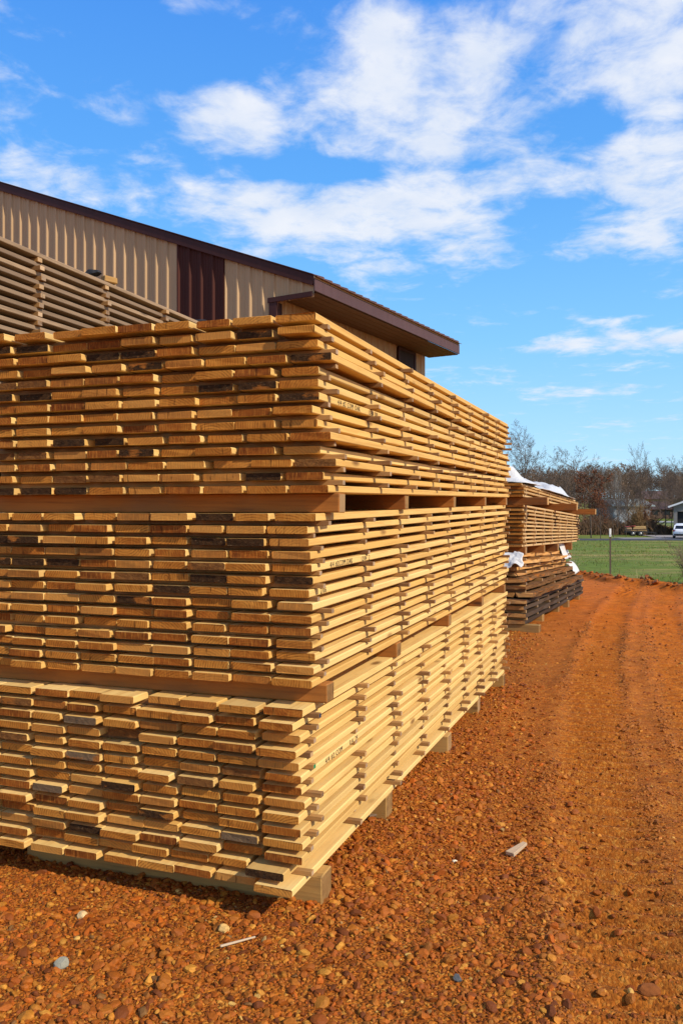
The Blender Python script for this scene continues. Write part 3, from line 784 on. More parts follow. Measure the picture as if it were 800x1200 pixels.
sheet('plastic_sheet', p3(.02, -.02, zc), dF, uF, 1.3, .9, lambda u, v: (0, .05 * fbm(u * 4, v * 4, 2, 3), .012 + .17 * np.exp(-((u - .2) / .13) ** 2) * sstep(0, .35, v) + .16 * np.abs(fbm(u * 6, v * 5, 8, 4)) * sstep(0, .12, v) * sstep(0, .1, u) - .3 * u * (zc - zcf) / 4.8), 'white crumpled sheet peaked over the near top of the far stack')
sheet('plastic_sheet', p3(1.35, -.03, zc), dF, uF, 3.1, .9, lambda u, v: (0, .04 * fbm(u * 6, v * 4, 4, 3), .012 + .17 * sstep(0, .3, v) * np.clip(.4 + .9 * np.exp(-((u - .78) / .2) ** 2) + 1.1 * fbm(u * 7, v * 4, 12, 4), .05, 1.5) * sstep(1., .93, u) - (1.35 + 3.1 * u) * (zc - zcf) / 4.8), 'white bulging sheet along the far top of the far stack')
sheet('plastic_sheet', p3(-.12, -.03, zo + .03), uF, -dF, .42, .14, lambda u, v: (.03 * fbm(u * 5, v * 5, 6, 2), .03 * fbm(u * 6, v * 3, 7, 3), -.20 * v * (1 + .6 * fbm(u * 4, v * 2, 5, 3)) + .03 * fbm(u * 7, v * 4, 14, 2)), 'torn white sheet hanging over the near end of the rough planks')
sheet('plastic_sheet', p3(3.35, .25, zof + .16), dF, -uF, .6, .24, lambda u, v: (.18 * v, 0, .02 - .30 * v * sstep(.3, .9, v) + .05 * fbm(u * 5, v * 4, 9, 3)), 'white flap of sheet hanging from the far end of the rough planks')
sheet('plastic_sheet', p3(4.05, .1, zsf + .10), dF, -uF, .26, .16, lambda u, v: (0, .06 * np.sin(np.pi * u), -.05 - .18 * v * v + .05 * np.sin(np.pi * u)), 'small white bag bulging from the far end of the bark edged slabs')

# ------------------------------------------------------------------ barn
E0 = np.array([-.394, 12.7]); bu = np.array([-math.cos(R(30)), math.sin(R(30))]); bv = np.array([math.sin(R(30)), math.cos(R(30))])
def metal(name, col, rough=.6):
    t = NT(name); pc = t.n('ShaderNodeTexCoord').outputs['Object']
    st_ = t.noise(t.vmath('MULTIPLY', pc, (7, 7, .35)), 1.5, 5, .6)
    c = t.mix(t.mrange(st_, .3, .75), tuple(x * 1.05 for x in col), tuple(x * .82 for x in col))
    c = t.mix(t.mrange(t.noise(t.vmath('MULTIPLY', pc, (1.1, .8, .12)), 1., 3), .4, .65, 0, .3), c, tuple(x * .66 for x in col))
    return t.bsdf(c, rough, t.noise(t.vmath('MULTIPLY', pc, (2, 2, .8)), 2.5, 3), .12, .02, 0, .18)
m_tan = metal('tan_metal', (.53, .34, .17)); m_brn = metal('brown_metal', (.075, .020, .011), .7); m_trim = metal('brown_trim', (.065, .021, .015), .6); m_fas = metal('fascia_metal', (.10, .052, .05)); m_soff = simple('soffit_boards', (.12, .058, .026), .7); m_roof = metal('roof_metal', (.15, .075, .06)); m_glass = simple('dark_glass', (.012, .014, .016), .12, .2, 3, 0, .02, .6)
barn = empty('metal_barn', (E0[0], E0[1], 0), math.atan2(-bu[1], -bu[0]))   # local +x points down the gable to the eave, +y along the eave
tag(barn, 'tan ribbed metal barn with dark brown trim behind the lumber', 'barn')
EZ, PITCH = 5.21, .395
Wb, Db = 17.0, 5.72
def roofz(w): return EZ + PITCH * (w if w <= Wb / 2 else Wb - w)
def ribbed(mb, w0, w1, zlo, zhi, y, n_out, sp=.25, rib=.027, first=None, nz=2):
    """ribbed sheet along local x from -w1 to -w0 at plane y, facing n_out (-1 or 1); zlo/zhi functions of w"""
    prof = []; w = w0
    k0 = math.ceil(w0 / sp - 1e-6)
    pts = [(w0, 0.)]
    for k in range(k0, int(w1 / sp) + 1):
        c = k * sp
        for q, h in ((-.042, 0), (-.018, rib), (.008, rib), (.026, 0)):
            if w0 < c + q < w1: pts.append((c + q, h))
        for q in (.1, .15):
            for dq, h in ((-.008, 0), (0, .006), (.008, 0)):
                if w0 < c + q + dq < w1: pts.append((c + q + dq, h))
    pts.append((w1, 0.))
    pts = np.array(sorted(pts)); n = len(pts)
    V = np.zeros((n, 2, 3)); V[:, :, 0] = -pts[:, :1]; V[:, :, 1] = (y + n_out * pts[:, 1])[:, None]
    V[:, 0, 2] = [zlo(q) for q in pts[:, 0]]; V[:, 1, 2] = [zhi(q) for q in pts[:, 0]]
    i = np.arange(n - 1)[:, None] * 2
    F = np.concatenate([i, i + 1, i + 3, i + 2], 1)
    if n_out > 0: F = F[:, ::-1]
    mb.add(V.reshape(-1, 3), F[:, ::-1], 0, .5, None, None, False)
WC = .745          # wall corner, the eave hangs this far beyond it
def gable(y, n_out, name):
    mb = MB()
    if n_out < 0:
        ribbed(mb, WC, 1.75, lambda w: 0, lambda w: roofz(w) - .06, y, n_out)
        ribbed(mb, 2.77, Wb - WC, lambda w: 0, lambda w: roofz(w) - .06, y, n_out)
        ribbed(mb, .03, WC, lambda w: EZ - .30, lambda w: roofz(w) - .06, y, n_out)
        m2 = MB(); ribbed(m2, 1.75, 2.77, lambda w: 0, lambda w: roofz(w) - .06, y - .004, n_out); m2.build('brown_siding_panel', m_brn, barn)
    else: ribbed(mb, WC, Wb - WC, lambda w: 0, lambda w: roofz(w) - .06, y, n_out)
    mb.build(name, m_tan, barn)
gable(0., -1, 'gable_wall'); gable(Db, 1, 'gable_wall')
# side walls (facing the eave): same ribs, turned a quarter turn
def sidewall(xw, sgn):
    mb = MB(); ribbed(mb, 0.0, Db, lambda w: 0, lambda w: EZ + .2, 0, 1 if sgn > 0 else -1)
    V = mb.V[0].copy(); V2 = np.stack([xw + V[:, 1] , -V[:, 0], V[:, 2]], -1)
    mb.V[0] = V2; 
    mb.build('side_wall', m_tan, barn)
sidewall(-WC, 1); sidewall(-(Wb - WC), -1)
m_pan = metal('dark_panel', (.05, .03, .026), .8)
mb = MB(); box(mb, -WC + .033, -WC + .06, 4.34, 5.03, 2.6, 4.90, .004); wf = mb.build('door_panel', m_pan, barn)
mb = MB()
for (a, b_, c, d_) in ((4.27, 4.338, 2.6, 4.90), (5.032, 5.10, 2.6, 4.90), (4.27, 5.10, 4.902, 4.96), (4.27, 5.10, 2.53, 2.598)): box(mb, -WC + .033, -WC + .075, a, b_, c, d_, .003)
mb.build('door_frame', m_trim, wf)
# corner trim
mb = MB(); box(mb, -WC - .10, -WC + .05, -.05, -.036, 0, EZ - .302, .003); box(mb, -WC + .036, -WC + .05, -.034, .11, 0, EZ - .302, .003); mb.build('corner_trim', m_trim, barn)
mb = MB(); box(mb, -WC - .12, -.03, -.06, -.038, EZ - .30, EZ - .22, .003); mb.build('return_trim', m_trim, barn)
# roof slopes with ribs
def slope(sgn):
    mb = MB(); sp, nb = .25, int((Db + .16) / .25)
    ys = []
    for k in range(nb + 1):
        c = -.13 + k * sp
        ys += [(c - .03, 0), (c - .012, .03), (c + .012, .03), (c + .03, 0)]
    ys = np.array([(-.072, 0)] + ys[4:] + [(Db + .09, 0)]); ys = ys[np.argsort(ys[:, 0])]
    n = len(ys)
    ws = np.array([-.07, Wb / 2])
    V = np.zeros((n, 4, 3))
    for j, w in enumerate(ws):
        X = -w if sgn > 0 else -(Wb - w)
        V[:, j, 0] = X; V[:, j, 1] = ys[:, 0]; V[:, j, 2] = EZ + PITCH * w + .02 + ys[:, 1]
        V[:, j + 2, 0] = X; V[:, j + 2, 1] = ys[:, 0]; V[:, j + 2, 2] = EZ + PITCH * w + .012
    i = np.arange(n - 1)[:, None] * 4
    F = np.concatenate([np.concatenate([i, i + 1, i + 5, i + 4], 1), np.concatenate([i + 2, i + 6, i + 7, i + 3], 1), np.concatenate([i, i + 4, i + 6, i + 2], 1)])
    mb.add(V.reshape(-1, 3), F, 0, .5, None, None, False)
    return mb
rf = slope(1).build('roof', m_roof, barn); slope(-1).build('roof', m_roof, barn)
# rake trim following the slope, eave fascia, soffit, purlin strip under the roof ribs
def bar(mb, p, q, w, h, mi=0, c=.004):
    p, q = Vector(p), Vector(q); d_ = q - p; ln = d_.length; d_.normalize()
    y_ = Vector((0, 0, 1)).cross(d_); y_.normalize(); z_ = d_.cross(y_)
    M = Matrix((( d_.x, y_.x, z_.x, p.x), (d_.y, y_.y, z_.y, p.y), (d_.z, y_.z, z_.z, p.z), (0, 0, 0, 1)))
    box(mb, 0, ln, -w / 2, w / 2, -h / 2, h / 2, c, mi, None, M)
for yy in (-.045, Db + .06):
    for sgn in (1, -1):
        mb = MB(); e = (-.0 if sgn > 0 else -Wb, yy, EZ - .065); bar(mb, (-Wb / 2, yy, EZ + PITCH * Wb / 2 - .065), e, .03, .15)
        bar(mb, (-Wb / 2, yy + .006 * (1 if yy < 0 else -1), EZ + PITCH * Wb / 2 + .026), (-.02 if sgn > 0 else -Wb + .02, yy + .006 * (1 if yy < 0 else -1), EZ + .034), .05, .02)
        mb.build('rake_trim', m_trim, barn)
for xx in (0., -Wb):
    s_ = 1 if xx == 0 else -1
    mb = MB(); box(mb, min(xx, xx + s_ * .025), max(xx, xx + s_ * .025), -.062, Db + .08, EZ - .225, EZ - .036, .004); mb.build('fascia', m_fas, barn)
    mb = MB(); box(mb, min(xx, xx + s_ * .02), max(xx, xx + s_ * .02), -.062, Db + .08, EZ - .033, EZ + .012, .002); mb.build('eave_strip', m_tan, barn)
    mb = MB()
    x0_, x1_ = (-WC + .04, -.01) if xx == 0 else (-Wb + .01, -Wb + WC - .04)
    for k in range(5):
        a, c = x0_ + (x1_ - x0_) * k / 5, x0_ + (x1_ - x0_) * (k + 1) / 5 - .008
        box(mb, a, c, .04, Db + .1, EZ - .235, EZ - .215, .003)
    mb.build('soffit', m_soff, barn)

# ------------------------------------------------------------------ road and field
m_road = simple('asphalt', (.055, .055, .06), .9, .25, 3)
def strip(name, pts, wd, mat, lift, label):
    P = np.array(pts, float); n = 120
    tt = np.linspace(0, 1, n); X = np.interp(tt, np.linspace(0, 1, len(P)), P[:, 0]); Y = np.interp(tt, np.linspace(0, 1, len(P)), P[:, 1])
    dx, dy = np.gradient(X), np.gradient(Y); l_ = np.hypot(dx, dy); nx_, ny_ = -dy / l_, dx / l_
    V = []
    for k in (-.5, .5): V.append(np.stack([X + nx_ * wd * k, Y + ny_ * wd * k, height(X, Y) + lift], -1))
    V = np.stack(V, 1); i = np.arange(n - 1)[:, None] * 2
    F = np.concatenate([i, i + 2, i + 3, i + 1], 1)
    mb = MB(); mb.add(V.reshape(-1, 3), F, 0); return tag(mb.build(name, mat), label, None, None, 'structure')
strip('road', [(-120, 79), (0, 79), (60, 78.5), (200, 77)], 5.2, m_road, .06, 'narrow grey asphalt road crossing behind the field')
strip('driveway', [(28, 83), (35, 84), (36.5, 95)], 4.5, simple('driveway_gravel', (.28, .25, .22), .9, .2, 3), .05, 'pale driveway leading to the garage')

# grass blades near the dirt edge and across the field
gb = MB()
def blades(n, x0, x1, y0, y1, h0, h1, wd, cols, lo=-.05, hi=99, lean=.5):
    x = rs.uniform(x0, x1, n); y = y0 + (y1 - y0) * rs.rand(n) ** 1.6
    g = grass_side(x, y) + .35 * fbm(x * 1.3, y * 1.3, 77, 3)
    k = (rs.rand(n) < np.clip(.5 + 1.8 * fbm(x * .35, y * .25, 91, 3), .05, 1)) & (g > lo) & (g < hi) & (x < .47 * y + 3); x, y = x[k], y[k]; n = len(x)
    h = rs.uniform(h0, h1, n); a = rs.uniform(0, 2 * math.pi, n); ln = rs.normal(0, lean, (n, 2))
    z = height(x, y, False); base = np.stack([x, y, z - .01], -1); ex = np.stack([np.cos(a), np.sin(a), 0 * a], -1) * wd
    tip = base + np.stack([ln[:, 0] * h, ln[:, 1] * h, h], -1); md = (base + tip) / 2 + np.stack([-.15 * ln[:, 0] * h, -.15 * ln[:, 1] * h, .1 * h], -1)
    V = np.stack([base - ex, base + ex, md + ex * .8, md - ex * .8, tip], 1)
    i = np.arange(n)[:, None] * 5
    c = np.array(cols)[rs.randint(0, len(cols), n)] * rs.uniform(.75, 1.25, (n, 1)); c = np.concatenate([c, np.ones((n, 1))], 1)
    gb.add(V.reshape(-1, 3), [np.concatenate([i, i + 1, i + 2, i + 3], 1), np.concatenate([i + 3, i + 2, i + 4], 1)], 0, .5, None, np.repeat(c, 5, 0))
GC = [(.115, .18, .016), (.14, .20, .02), (.17, .21, .03), (.06, .095, .012), (.26, .21, .06), (.18, .12, .04)]
DC = [(.34, .25, .11), (.26, .17, .07), (.42, .33, .17), (.19, .12, .05)]
blades(26000, 2, 30, 16, 45, .04, .11, .006, GC)
blades(14000, 4, 40, 40, 76, .05, .14, .012, GC)
blades(2600, 4, 12, 13, 24, .08, .3, .004, DC, -.1, .35, .6)
t = NT('grass_blade'); m_blade = t.bsdf(t.attr('tint', 'Color'), .7, None, 0, 0, 0, .2)
tag(gb.build('grass', m_blade), 'short green and dry grass over the field beyond the dirt', None, None, 'stuff')

# clods along the berm
cl_ = MB()
x = rs.uniform(4.5, 9, 2600); y = rs.uniform(12.5, 23, 2600); g = grass_side(x, y) + .35 * fbm(x * 1.3, y * 1.3, 77, 3); k = np.abs(g + .05) < .28
PALs = PAL; PAL = np.array([(.34, .10, .012)] * 4 + [(.20, .07, .012)] * 5 + [(.34, .12, .03)] * 3)
stones(cl_, x[k], y[k], np.clip(rs.lognormal(math.log(.07), .5, k.sum()), .03, .22), 1, .2); PAL = PALs
tag(cl_.build('dirt_clods', m_stone), 'dark clods of dug earth along the edge of the field', None, None, 'stuff')

# ------------------------------------------------------------------ trees
def bark_mat(name, a, b):
    t = NT(name); pc = t.n('ShaderNodeTexCoord').outputs['Object']
    n1 = t.noise(t.vmath('MULTIPLY', pc, (3, 3, .8)), 2, 5, .65)
    return t.bsdf(t.mix(n1, a, b), .9, n1, .6, .03, 0, .1)
m_bark_t = bark_mat('tree_bark', (.075, .055, .042), (.17, .13, .10)); m_twig = bark_mat('twig_bark', (.10, .07, .052), (.18, .13, .10)); m_pale = bark_mat('pale_bark', (.22, .19, .16), (.38, .34, .3))
m_brush = bark_mat('brush_stems', (.085, .048, .028), (.19, .115, .065)); m_woods = bark_mat('woods_bark', (.12, .075, .048), (.22, .15, .10))
t = NT('rust_leaf'); m_rust = t.bsdf(t.attr('tint', 'Color'), .7, None, 0, 0, 0, .2)
def grow(seed, H=10., spread=.45, levels=4, kids=(9, 6, 5, 4), up=.35, tr=.028, bare=.3, fork=False):
    """branches of a tree as (points, radii, level)"""
    r = np.random.RandomState(seed); out = []
    def branch(p, d, ln, rad, lev):
        n = [7, 5, 4, 3, 3][lev]; pts = [p]; dd = d.copy()
        for k in range(n):
            dd = dd + r.normal(0, [.035, .08, .11, .14, .16][lev], 3) + np.array([0, 0, up * [.1, .30, .28, .2, .12][lev]])
            dd /= np.linalg.norm(dd); pts.append(pts[-1] + dd * ln / n)
        pts = np.array(pts); rad_ = np.linspace(rad, rad * (.25 if lev < levels else .4), n + 1)
        out.append((pts, rad_, lev))
        if lev >= levels: return
        nk = kids[lev]
        for k in range(nk):
            s0 = bare if lev == 0 else .2
            s_ = s0 + (1 - s0) * (k + r.uniform(.1, .9)) / nk
            q = s_ * n; i = min(int(q), n - 1); pp = pts[i] * (1 - q + i) + pts[i + 1] * (q - i)
            ax = pts[i + 1] - pts[i]; ax /= np.linalg.norm(ax)
            side = r.normal(size=3); side -= ax * (side @ ax); side /= np.linalg.norm(side)
            sp = spread * r.uniform(.7, 1.3) * (1.1 if lev else 1.25)
            nd = ax * math.cos(sp * 1.6) + side * math.sin(sp * 1.6); nd /= np.linalg.norm(nd)
            l2 = ln * r.uniform(.38, .62) * (1.15 - .55 * s_ if lev == 0 else 1 - .3 * s_)
            branch(pp, nd, l2, max(rad_[i] * r.uniform(.45, .65), .004), lev + 1)
    branch(np.zeros(3), np.array([0, 0, 1.]), H, H * tr * .5, 0)
    return out
VAR = []
for sd, kw in ((1, dict(spread=.46, kids=(13, 8, 6, 4))), (2, dict(spread=.36, kids=(14, 8, 5, 4), bare=.35)), (3, dict(spread=.5, kids=(12, 8, 6, 4), bare=.22)), (4, dict(spread=.32, kids=(15, 7, 5, 4), bare=.32, tr=.02)), (5, dict(spread=.42, kids=(12, 8, 6, 4), bare=.28))):
    VAR.append(grow(sd, 10, **kw))
tree_mesh = {}
def tree(name, label, x, y, H, var, mt=None, wide=1., leaves=None, group='bare trees beyond the road', rz=None, sink=.1):
    rt = empty(name, (x, y, float(height(x, y, False)) - sink), rs.uniform(0, 6.28) if rz is None else rz)
    rt.scale = (H / 10 * wide, H / 10 * wide, H / 10)
    key = (var, mt)
    if key not in tree_mesh:
        tk, cr = MB(), MB()
        for (p, rad, lev) in VAR[var]:
            if lev == 0: tube(tk, p, rad, 8)
            else: tube(cr, p, np.maximum(rad, .0085), 4 if lev < 3 else 3, cap=False)
        a = tk.build('trunk', mt or m_bark_t, rt); b_ = cr.build('crown', m_twig if mt is None else mt, rt)
        tree_mesh[key] = (a.data, b_.data)
    else:
        for nm, me in zip(('trunk', 'crown'), tree_mesh[key]):
            o = bpy.data.objects.new(nm, me); COL.objects.link(o); o.parent = rt
    if leaves:
        lb = MB(); pts = np.concatenate([p[1:] for (p, r_, lev) in VAR[var] if lev >= 3])
        pts = pts[rs.rand(len(pts)) < leaves[0]]; n = len(pts)
        a = rs.normal(size=(n, 3)); a /= np.linalg.norm(a, axis=1)[:, None]; c = np.cross(a, rs.normal(size=(n, 3))); c /= np.linalg.norm(c, axis=1)[:, None]
        s_ = rs.uniform(.08, .17, (n, 1)); V = np.stack([pts - a * s_, pts + c * s_ * .7, pts + a * s_, pts - c * s_ * .7], 1)
        cc_ = np.array(leaves[1])[rs.randint(0, len(leaves[1]), n)] * rs.uniform(.7, 1.3, (n, 1))
        lb.add(V.reshape(-1, 3), np.arange(4 * n).reshape(-1, 4), 0, .5, None, np.repeat(np.concatenate([cc_, np.ones((n, 1))], 1), 4, 0))
        lb.build('leaves', m_rust, rt)
    return tag(rt, label, 'tree', group)
def atpx(px, Y): return (px - 400) / 968 * Y
def trz(px, ytop, Y):
    x = atpx(px, Y); return x, Y, .83 * (1.6 + (600 - ytop) / 968 * Y - float(height(x, Y, False)))
RUST = [(.20, .055, .02), (.14, .045, .02), (.26, .09, .03), (.11, .05, .025)]
TL = [
 ('bare_tree', 'tall bare tree rising just above the white sheets of the far stack', 611, 503, 84, 0, None, .85, None),
 ('bare_tree', 'broad bare tree with a fan of twigs right of the far stack top', 673, 519, 92, 2, None, .95, None),
 ('bare_tree', 'slim bare tree between the tall fan shaped tree and the far stack', 636, 552, 100, 3, None, .9, None),
 ('bare_tree', 'low bare tree half hidden behind the far stack sheets', 653, 556, 88, 4, None, 1.1, None),
 ('leafy_oak', 'oak still holding rust red leaves beside the jutting bunk timbers', 692, 556, 86, 4, None, .95, (.5, RUST)),
 ('leafy_oak', 'small oak with brown leaves in front of the grey roofed shed', 703, 580, 84, 2, None, .75, (.25, RUST)),
 ('bare_tree', 'thin bare tree in front of the grey roofed shed, near the oak', 718, 574, 88, 1, None, .6, None),
 ('bare_tree', 'thin dark tree in front of the grey roofed shed, toward the trailer', 733, 572, 87, 3, None, .6, None),
 ('bare_tree', 'tall bare tree with feathery top standing behind the loaded trailer', 748, 531, 97, 1, None, .62, None),
 ('bare_tree', 'bare tree with narrow crown just right of the feathery tall tree', 762, 556, 100, 3, None, .8, None),
 ('leafy_oak', 'small rust leaved sapling in front of the lawn on the slope', 757.5, 586, 90, 4, None, .5, (.4, RUST)),
 ('bare_tree', 'twin crowned bare tree left of the garage roof', 779, 534, 98, 2, None, .7, None),
 ('bare_tree', 'bare tree standing close beside the garage wall', 786, 556, 104, 1, None, .7, None),
 ('bare_tree', 'tall bare tree rising above the garage roof', 791, 540, 112, 0, None, .7, None),
 ('bare_tree', 'bare tree with wide crown behind the garage', 803, 540, 116, 4, None, .8, None),
 ('bare_tree', 'young bare tree hiding the middle of the grey shed', 723, 570, 97, 4, None, 1.0, None),
 ('bare_tree', 'young bare tree hiding the right end of the grey shed', 741, 566, 103, 2, None, 1.0, None),
 ('bare_tree', 'young bare tree hiding the left end of the grey shed', 710, 572, 101, 0, None, 1.0, None),
 ('pale_tree', 'slender pale barked tree in front of the wooded hill', 724, 553, 120, 3, m_pale, .45, None),
]
for (nm, lb, px, yt, Y, var, mt, wide, lv) in TL:
    x, y, H = trz(px, yt, Y); tree(nm, lb, x, y, H, var, mt, wide, lv)
# the wooded hill: reads as one mass
wd_ = MB()
SV = [grow(20 + k, 10, .42, 3, (11, 7, 5), bare=.22) for k in range(4)]
base = []
for s_ in SV:
    q = MB()
    for (p, rad, lev) in s_: tube(q, p, np.maximum(rad, .03), 3, cap=False)
    base.append((np.concatenate(q.V), np.concatenate(q.F)))
nW_ = 0
for k in range(430):
    Y = rs.uniform(122, 265); px = rs.uniform(500, 940); x = atpx(px, Y)
    if 165 < Y < 195 and 725 < px < 800: continue
    if Y < 195 and 690 < px < 800 and rs.rand() < .75: continue
    H = rs.uniform(4.6, 8.2); V, F = base[rs.randint(4)]; a = rs.uniform(0, 6.28); c, s_ = math.cos(a), math.sin(a)
    W_ = rs.uniform(1., 1.6) * H / 10
    P = np.stack([(V[:, 0] * c - V[:, 1] * s_) * W_ + x, (V[:, 0] * s_ + V[:, 1] * c) * W_ + Y, V[:, 2] * H / 10 + float(height(x, Y, False)) - .1], -1)
    wd_.add(P, F, 0, .5, None, None, False)
tag(wd_.build('woods', m_woods), 'brown leafless woods covering the far hill', None, None, 'stuff')
# brushy undergrowth below the trees
br = MB()
n = 9000
for k in range(n):
    Y = rs.uniform(96.5, 112); px = rs.uniform(560, 786)
    if rs.rand() < .25: px = rs.uniform(480, 560)
    x = atpx(px, Y); h = rs.uniform(.8, 2.0) * (1 + .3 * math.sin(px * .11)) * (.62 if px > 765 else 1)
    d_ = rs.normal(0, .4, 2); z = float(-1.1)
    P = np.array([(x, Y, z - .1), (x + d_[0] * h * .35, Y + d_[1] * h * .35, z + h * .55), (x + d_[0] * h, Y + d_[1] * h, z + h)])
    tube(br, P, (.05, .04, .02), 3, cap=False, smooth=False)
tag(br.build('undergrowth', m_brush), 'tangled brown brush in a belt under the trees', None, None, 'stuff')
def bush(name, label, x, y, h, w, n, mat, rad=.004, cat='bush', lean=0.):
    rt = MB()
    for k in range(n):
        a = rs.uniform(0, 6.28); s_ = rs.uniform(.1, 1) * w * .5; hh = h * rs.uniform(.5, 1.1)
        P = [np.array([math.cos(a) * s_ * .15, math.sin(a) * s_ * .15, -.04])]
        for q in (.4, .75, 1): P.append(np.array([math.cos(a) * s_ * q ** 1.4 + lean * hh * q, math.sin(a) * s_ * q ** 1.4, hh * q]) + rs.normal(0, .05 * h, 3))
        tube(rt, P, (rad * 1.6, rad * 1.2, rad, rad * .5), 3, cap=False)
        for j in range(5):
            i = rs.randint(1, 4); b0 = P[i]; rt_ = rs.normal(0, .16 * h, 3); tube(rt, [b0, b0 + rt_ * .5 + (0, 0, .04 * h), b0 + rt_ + (0, 0, .1 * h)], (rad * .8, rad * .6, rad * .3), 3, cap=False)
    return tag(rt.build(name, mat, None, (x, y, float(height(x, y, False)))), label, cat)
x = atpx(759, 93.5); bush('bush', 'tan leafless bush just behind the loaded trailer', x, 93.5 + 3, 3.0, 2.6, 90, bark_mat('tan_stems', (.2, .12, .055), (.33, .2, .09)), .03)
bush('shrub', 'dry grey twiggy shrub at the edge of the dirt track', 7.75, 18.4, .85, 1.3, 46, bark_mat('dry_stems', (.13, .10, .065), (.26, .2, .13)), .006, 'shrub')
bush('shrub', 'small dry weed clump beside the thin fence post', 6.35, 22.6, .3, .6, 30, bark_mat('weed_stems', (.3, .22, .12), (.42, .33, .2)), .004, 'shrub')
bush('shrub', 'pale dry weeds at the foot of the far stack', 5.2, 21.2, .45, 1.6, 60, bark_mat('weed_stems', (.3, .22, .12), (.42, .33, .2)), .004, 'shrub')

# ------------------------------------------------------------------ fence post
x, y = atpx(714.5, 21.7), 21.7; z = float(height(x, y))
fp = empty('fence_post', (x, y, z)); tag(fp, 'thin steel fence post with white tip standing at the field edge', 'post')
mb = MB(); box(mb, -.022, .022, -.004, .004, -.2, 1.1, .001); box(mb, -.004, .004, .0045, .032, -.2, 1.1, .001)
for k in range(14): box(mb, -.01, .01, -.012, -.0045, .12 + k * .07, .14 + k * .07, .001)
mb.build('shaft', simple('rusty_steel', (.10, .065, .045), .7), fp)
mb = MB(); box(mb, -.024, .024, -.0065, .035, 1.0, 1.21, .002); mb.build('tip', simple('white_paint', (.75, .74, .7), .5), fp)

# ------------------------------------------------------------------ loaded trailer
tx, ty = atpx(745, 93), 93.; tz = float(height(tx, ty, False))
tr_ = empty('flatbed_trailer', (tx, ty, tz), R(-12)); tag(tr_, 'low flatbed trailer parked on the grass before the trees', 'trailer')
m_dk = simple('dark_steel', (.03, .028, .028), .5)
mb = MB(); box(mb, -1.25, 1.25, -.7, .7, .42, .52, .01)
for xx in (-1.2, -.4, .4, 1.2): box(mb, xx - .04, xx + .04, -.68, .68, .34, .418, .005)
mb.build('bed', m_dk, tr_)
mb = MB(); bar(mb, (1.25, 0, .45), (2.1, 0, .36), .1, .1); box(mb, 2.02, 2.1, -.05, .05, .0, .34, .01); mb.build('drawbar', m_dk, tr_)
for yy in (-.78, .78):
    for xx in (-.45, .35):
        w = empty('wheel', (xx, yy, .3)); w.parent = tr_
        mb = MB(); th = np.linspace(0, 2 * math.pi, 25); P = np.stack([np.cos(th) * .22, 0 * th, np.sin(th) * .22], -1); tube(mb, P, .085, 8, cap=False); mb.build('tyre', m_dk, w)
        mb = MB(); tube(mb, [(0, -.05, 0), (0, .05, 0)], .15, 14); mb.build('rim', simple('steel_rim', (.4, .4, .4), .4, metal=.6), w)
mb = MB(); bar(mb, (-1.2, -.68, .75), (1.2, -.68, .75), .05, .08)
for xx in (-1.2, 0, 1.2): box(mb, xx - .03, xx + .03, -.71, -.65, .522, .72, .005)
mb.build('side_rail', m_dk, tr_)
def onbed(name, lab, cat, x0, x1, y0, y1, z0, z1, mats, n=1):
    rt = MB(); box(rt, x0, x1, y0, y1, z0, z1, .01, 0, rs.rand(), None, .01, 1)
    ob = rt.build(name, mats, None, (tx, ty, tz), R(-12)); return tag(ob, lab, cat)
for k in range(4):
    onbed('timber', f"pale sawn timber loaded on the trailer, {['lowest', 'second lowest', 'second highest', 'topmost'][k]} of its pile", 'timber', -.5 + .05 * k, 1.05 - .04 * k, -.55, .35, .525 + k * .145, .66 + k * .145, [m_gold_side, m_gold_side])
mb = MB(); box(mb, -1.15, -.55, -.6, .6, .525, 1.0, .08); ob = mb.build('crate', simple('pale_crate', (.42, .26, .15), .8), None, (tx, ty, tz), R(-12)); tag(ob, 'tan rounded crate on the front end of the trailer', 'crate')
sheet_red = MB(); U, Vv = np.meshgrid(np.linspace(0, 1, 14), np.linspace(0, 1, 10), indexing='ij')
P = np.stack([-1.2 + U * 1.05, -.66 + Vv * 1.3, 1.03 + .1 * fbm(U * 4, Vv * 4, 3, 3) + .1 * U], -1); i = (np.arange(13)[:, None] * 10 + np.arange(9)[None]); sheet_red.add(P.reshape(-1, 3), np.stack([i, i + 10, i + 11, i + 1], -1).reshape(-1, 4), 0, .5, None, None, True)
ob = sheet_red.build('red_tarp', simple('red_cloth', (.30, .055, .035), .7), None, (tx, ty, tz), R(-12)); ob.modifiers.new('thickness', 'SOLIDIFY').thickness = .03
tag(ob, 'faded red tarp spread over the crate on the trailer', 'tarp')

# ------------------------------------------------------------------ garage and car
gx0, gy0 = atpx(788.5, 95), 95.; gz = float(height(gx0, gy0, False))
ga = empty('garage', (gx0, gy0, gz), R(-23)); tag(ga, 'grey garage with pale roof edge and dark open bay', 'garage')
m_gw = simple('grey_siding', (.22, .205, .19), .7); m_gr = simple('shingle', (.13, .12, .115), .9)
mb = MB(); box(mb, 0, .40, 0, .14, 0, 3.4, .01); box(mb, 4.4, 5.6, 0, .14, 0, 3.4, .01); box(mb, 9.2, 9.8, 0, .14, 0, 3.4, .01); box(mb, .402, 4.398, .002, .138, 2.75, 3.4, .01); box(mb, 5.602, 9.198, .002, .138, 2.75, 3.4, .01)
box(mb, 0, .14, .142, 9, 0, 3.4, .01); box(mb, 9.66, 9.8, .142, 9, 0, 3.4, .01); box(mb, .142, 9.658, 8.86, 9, 0, 3.4, .01)
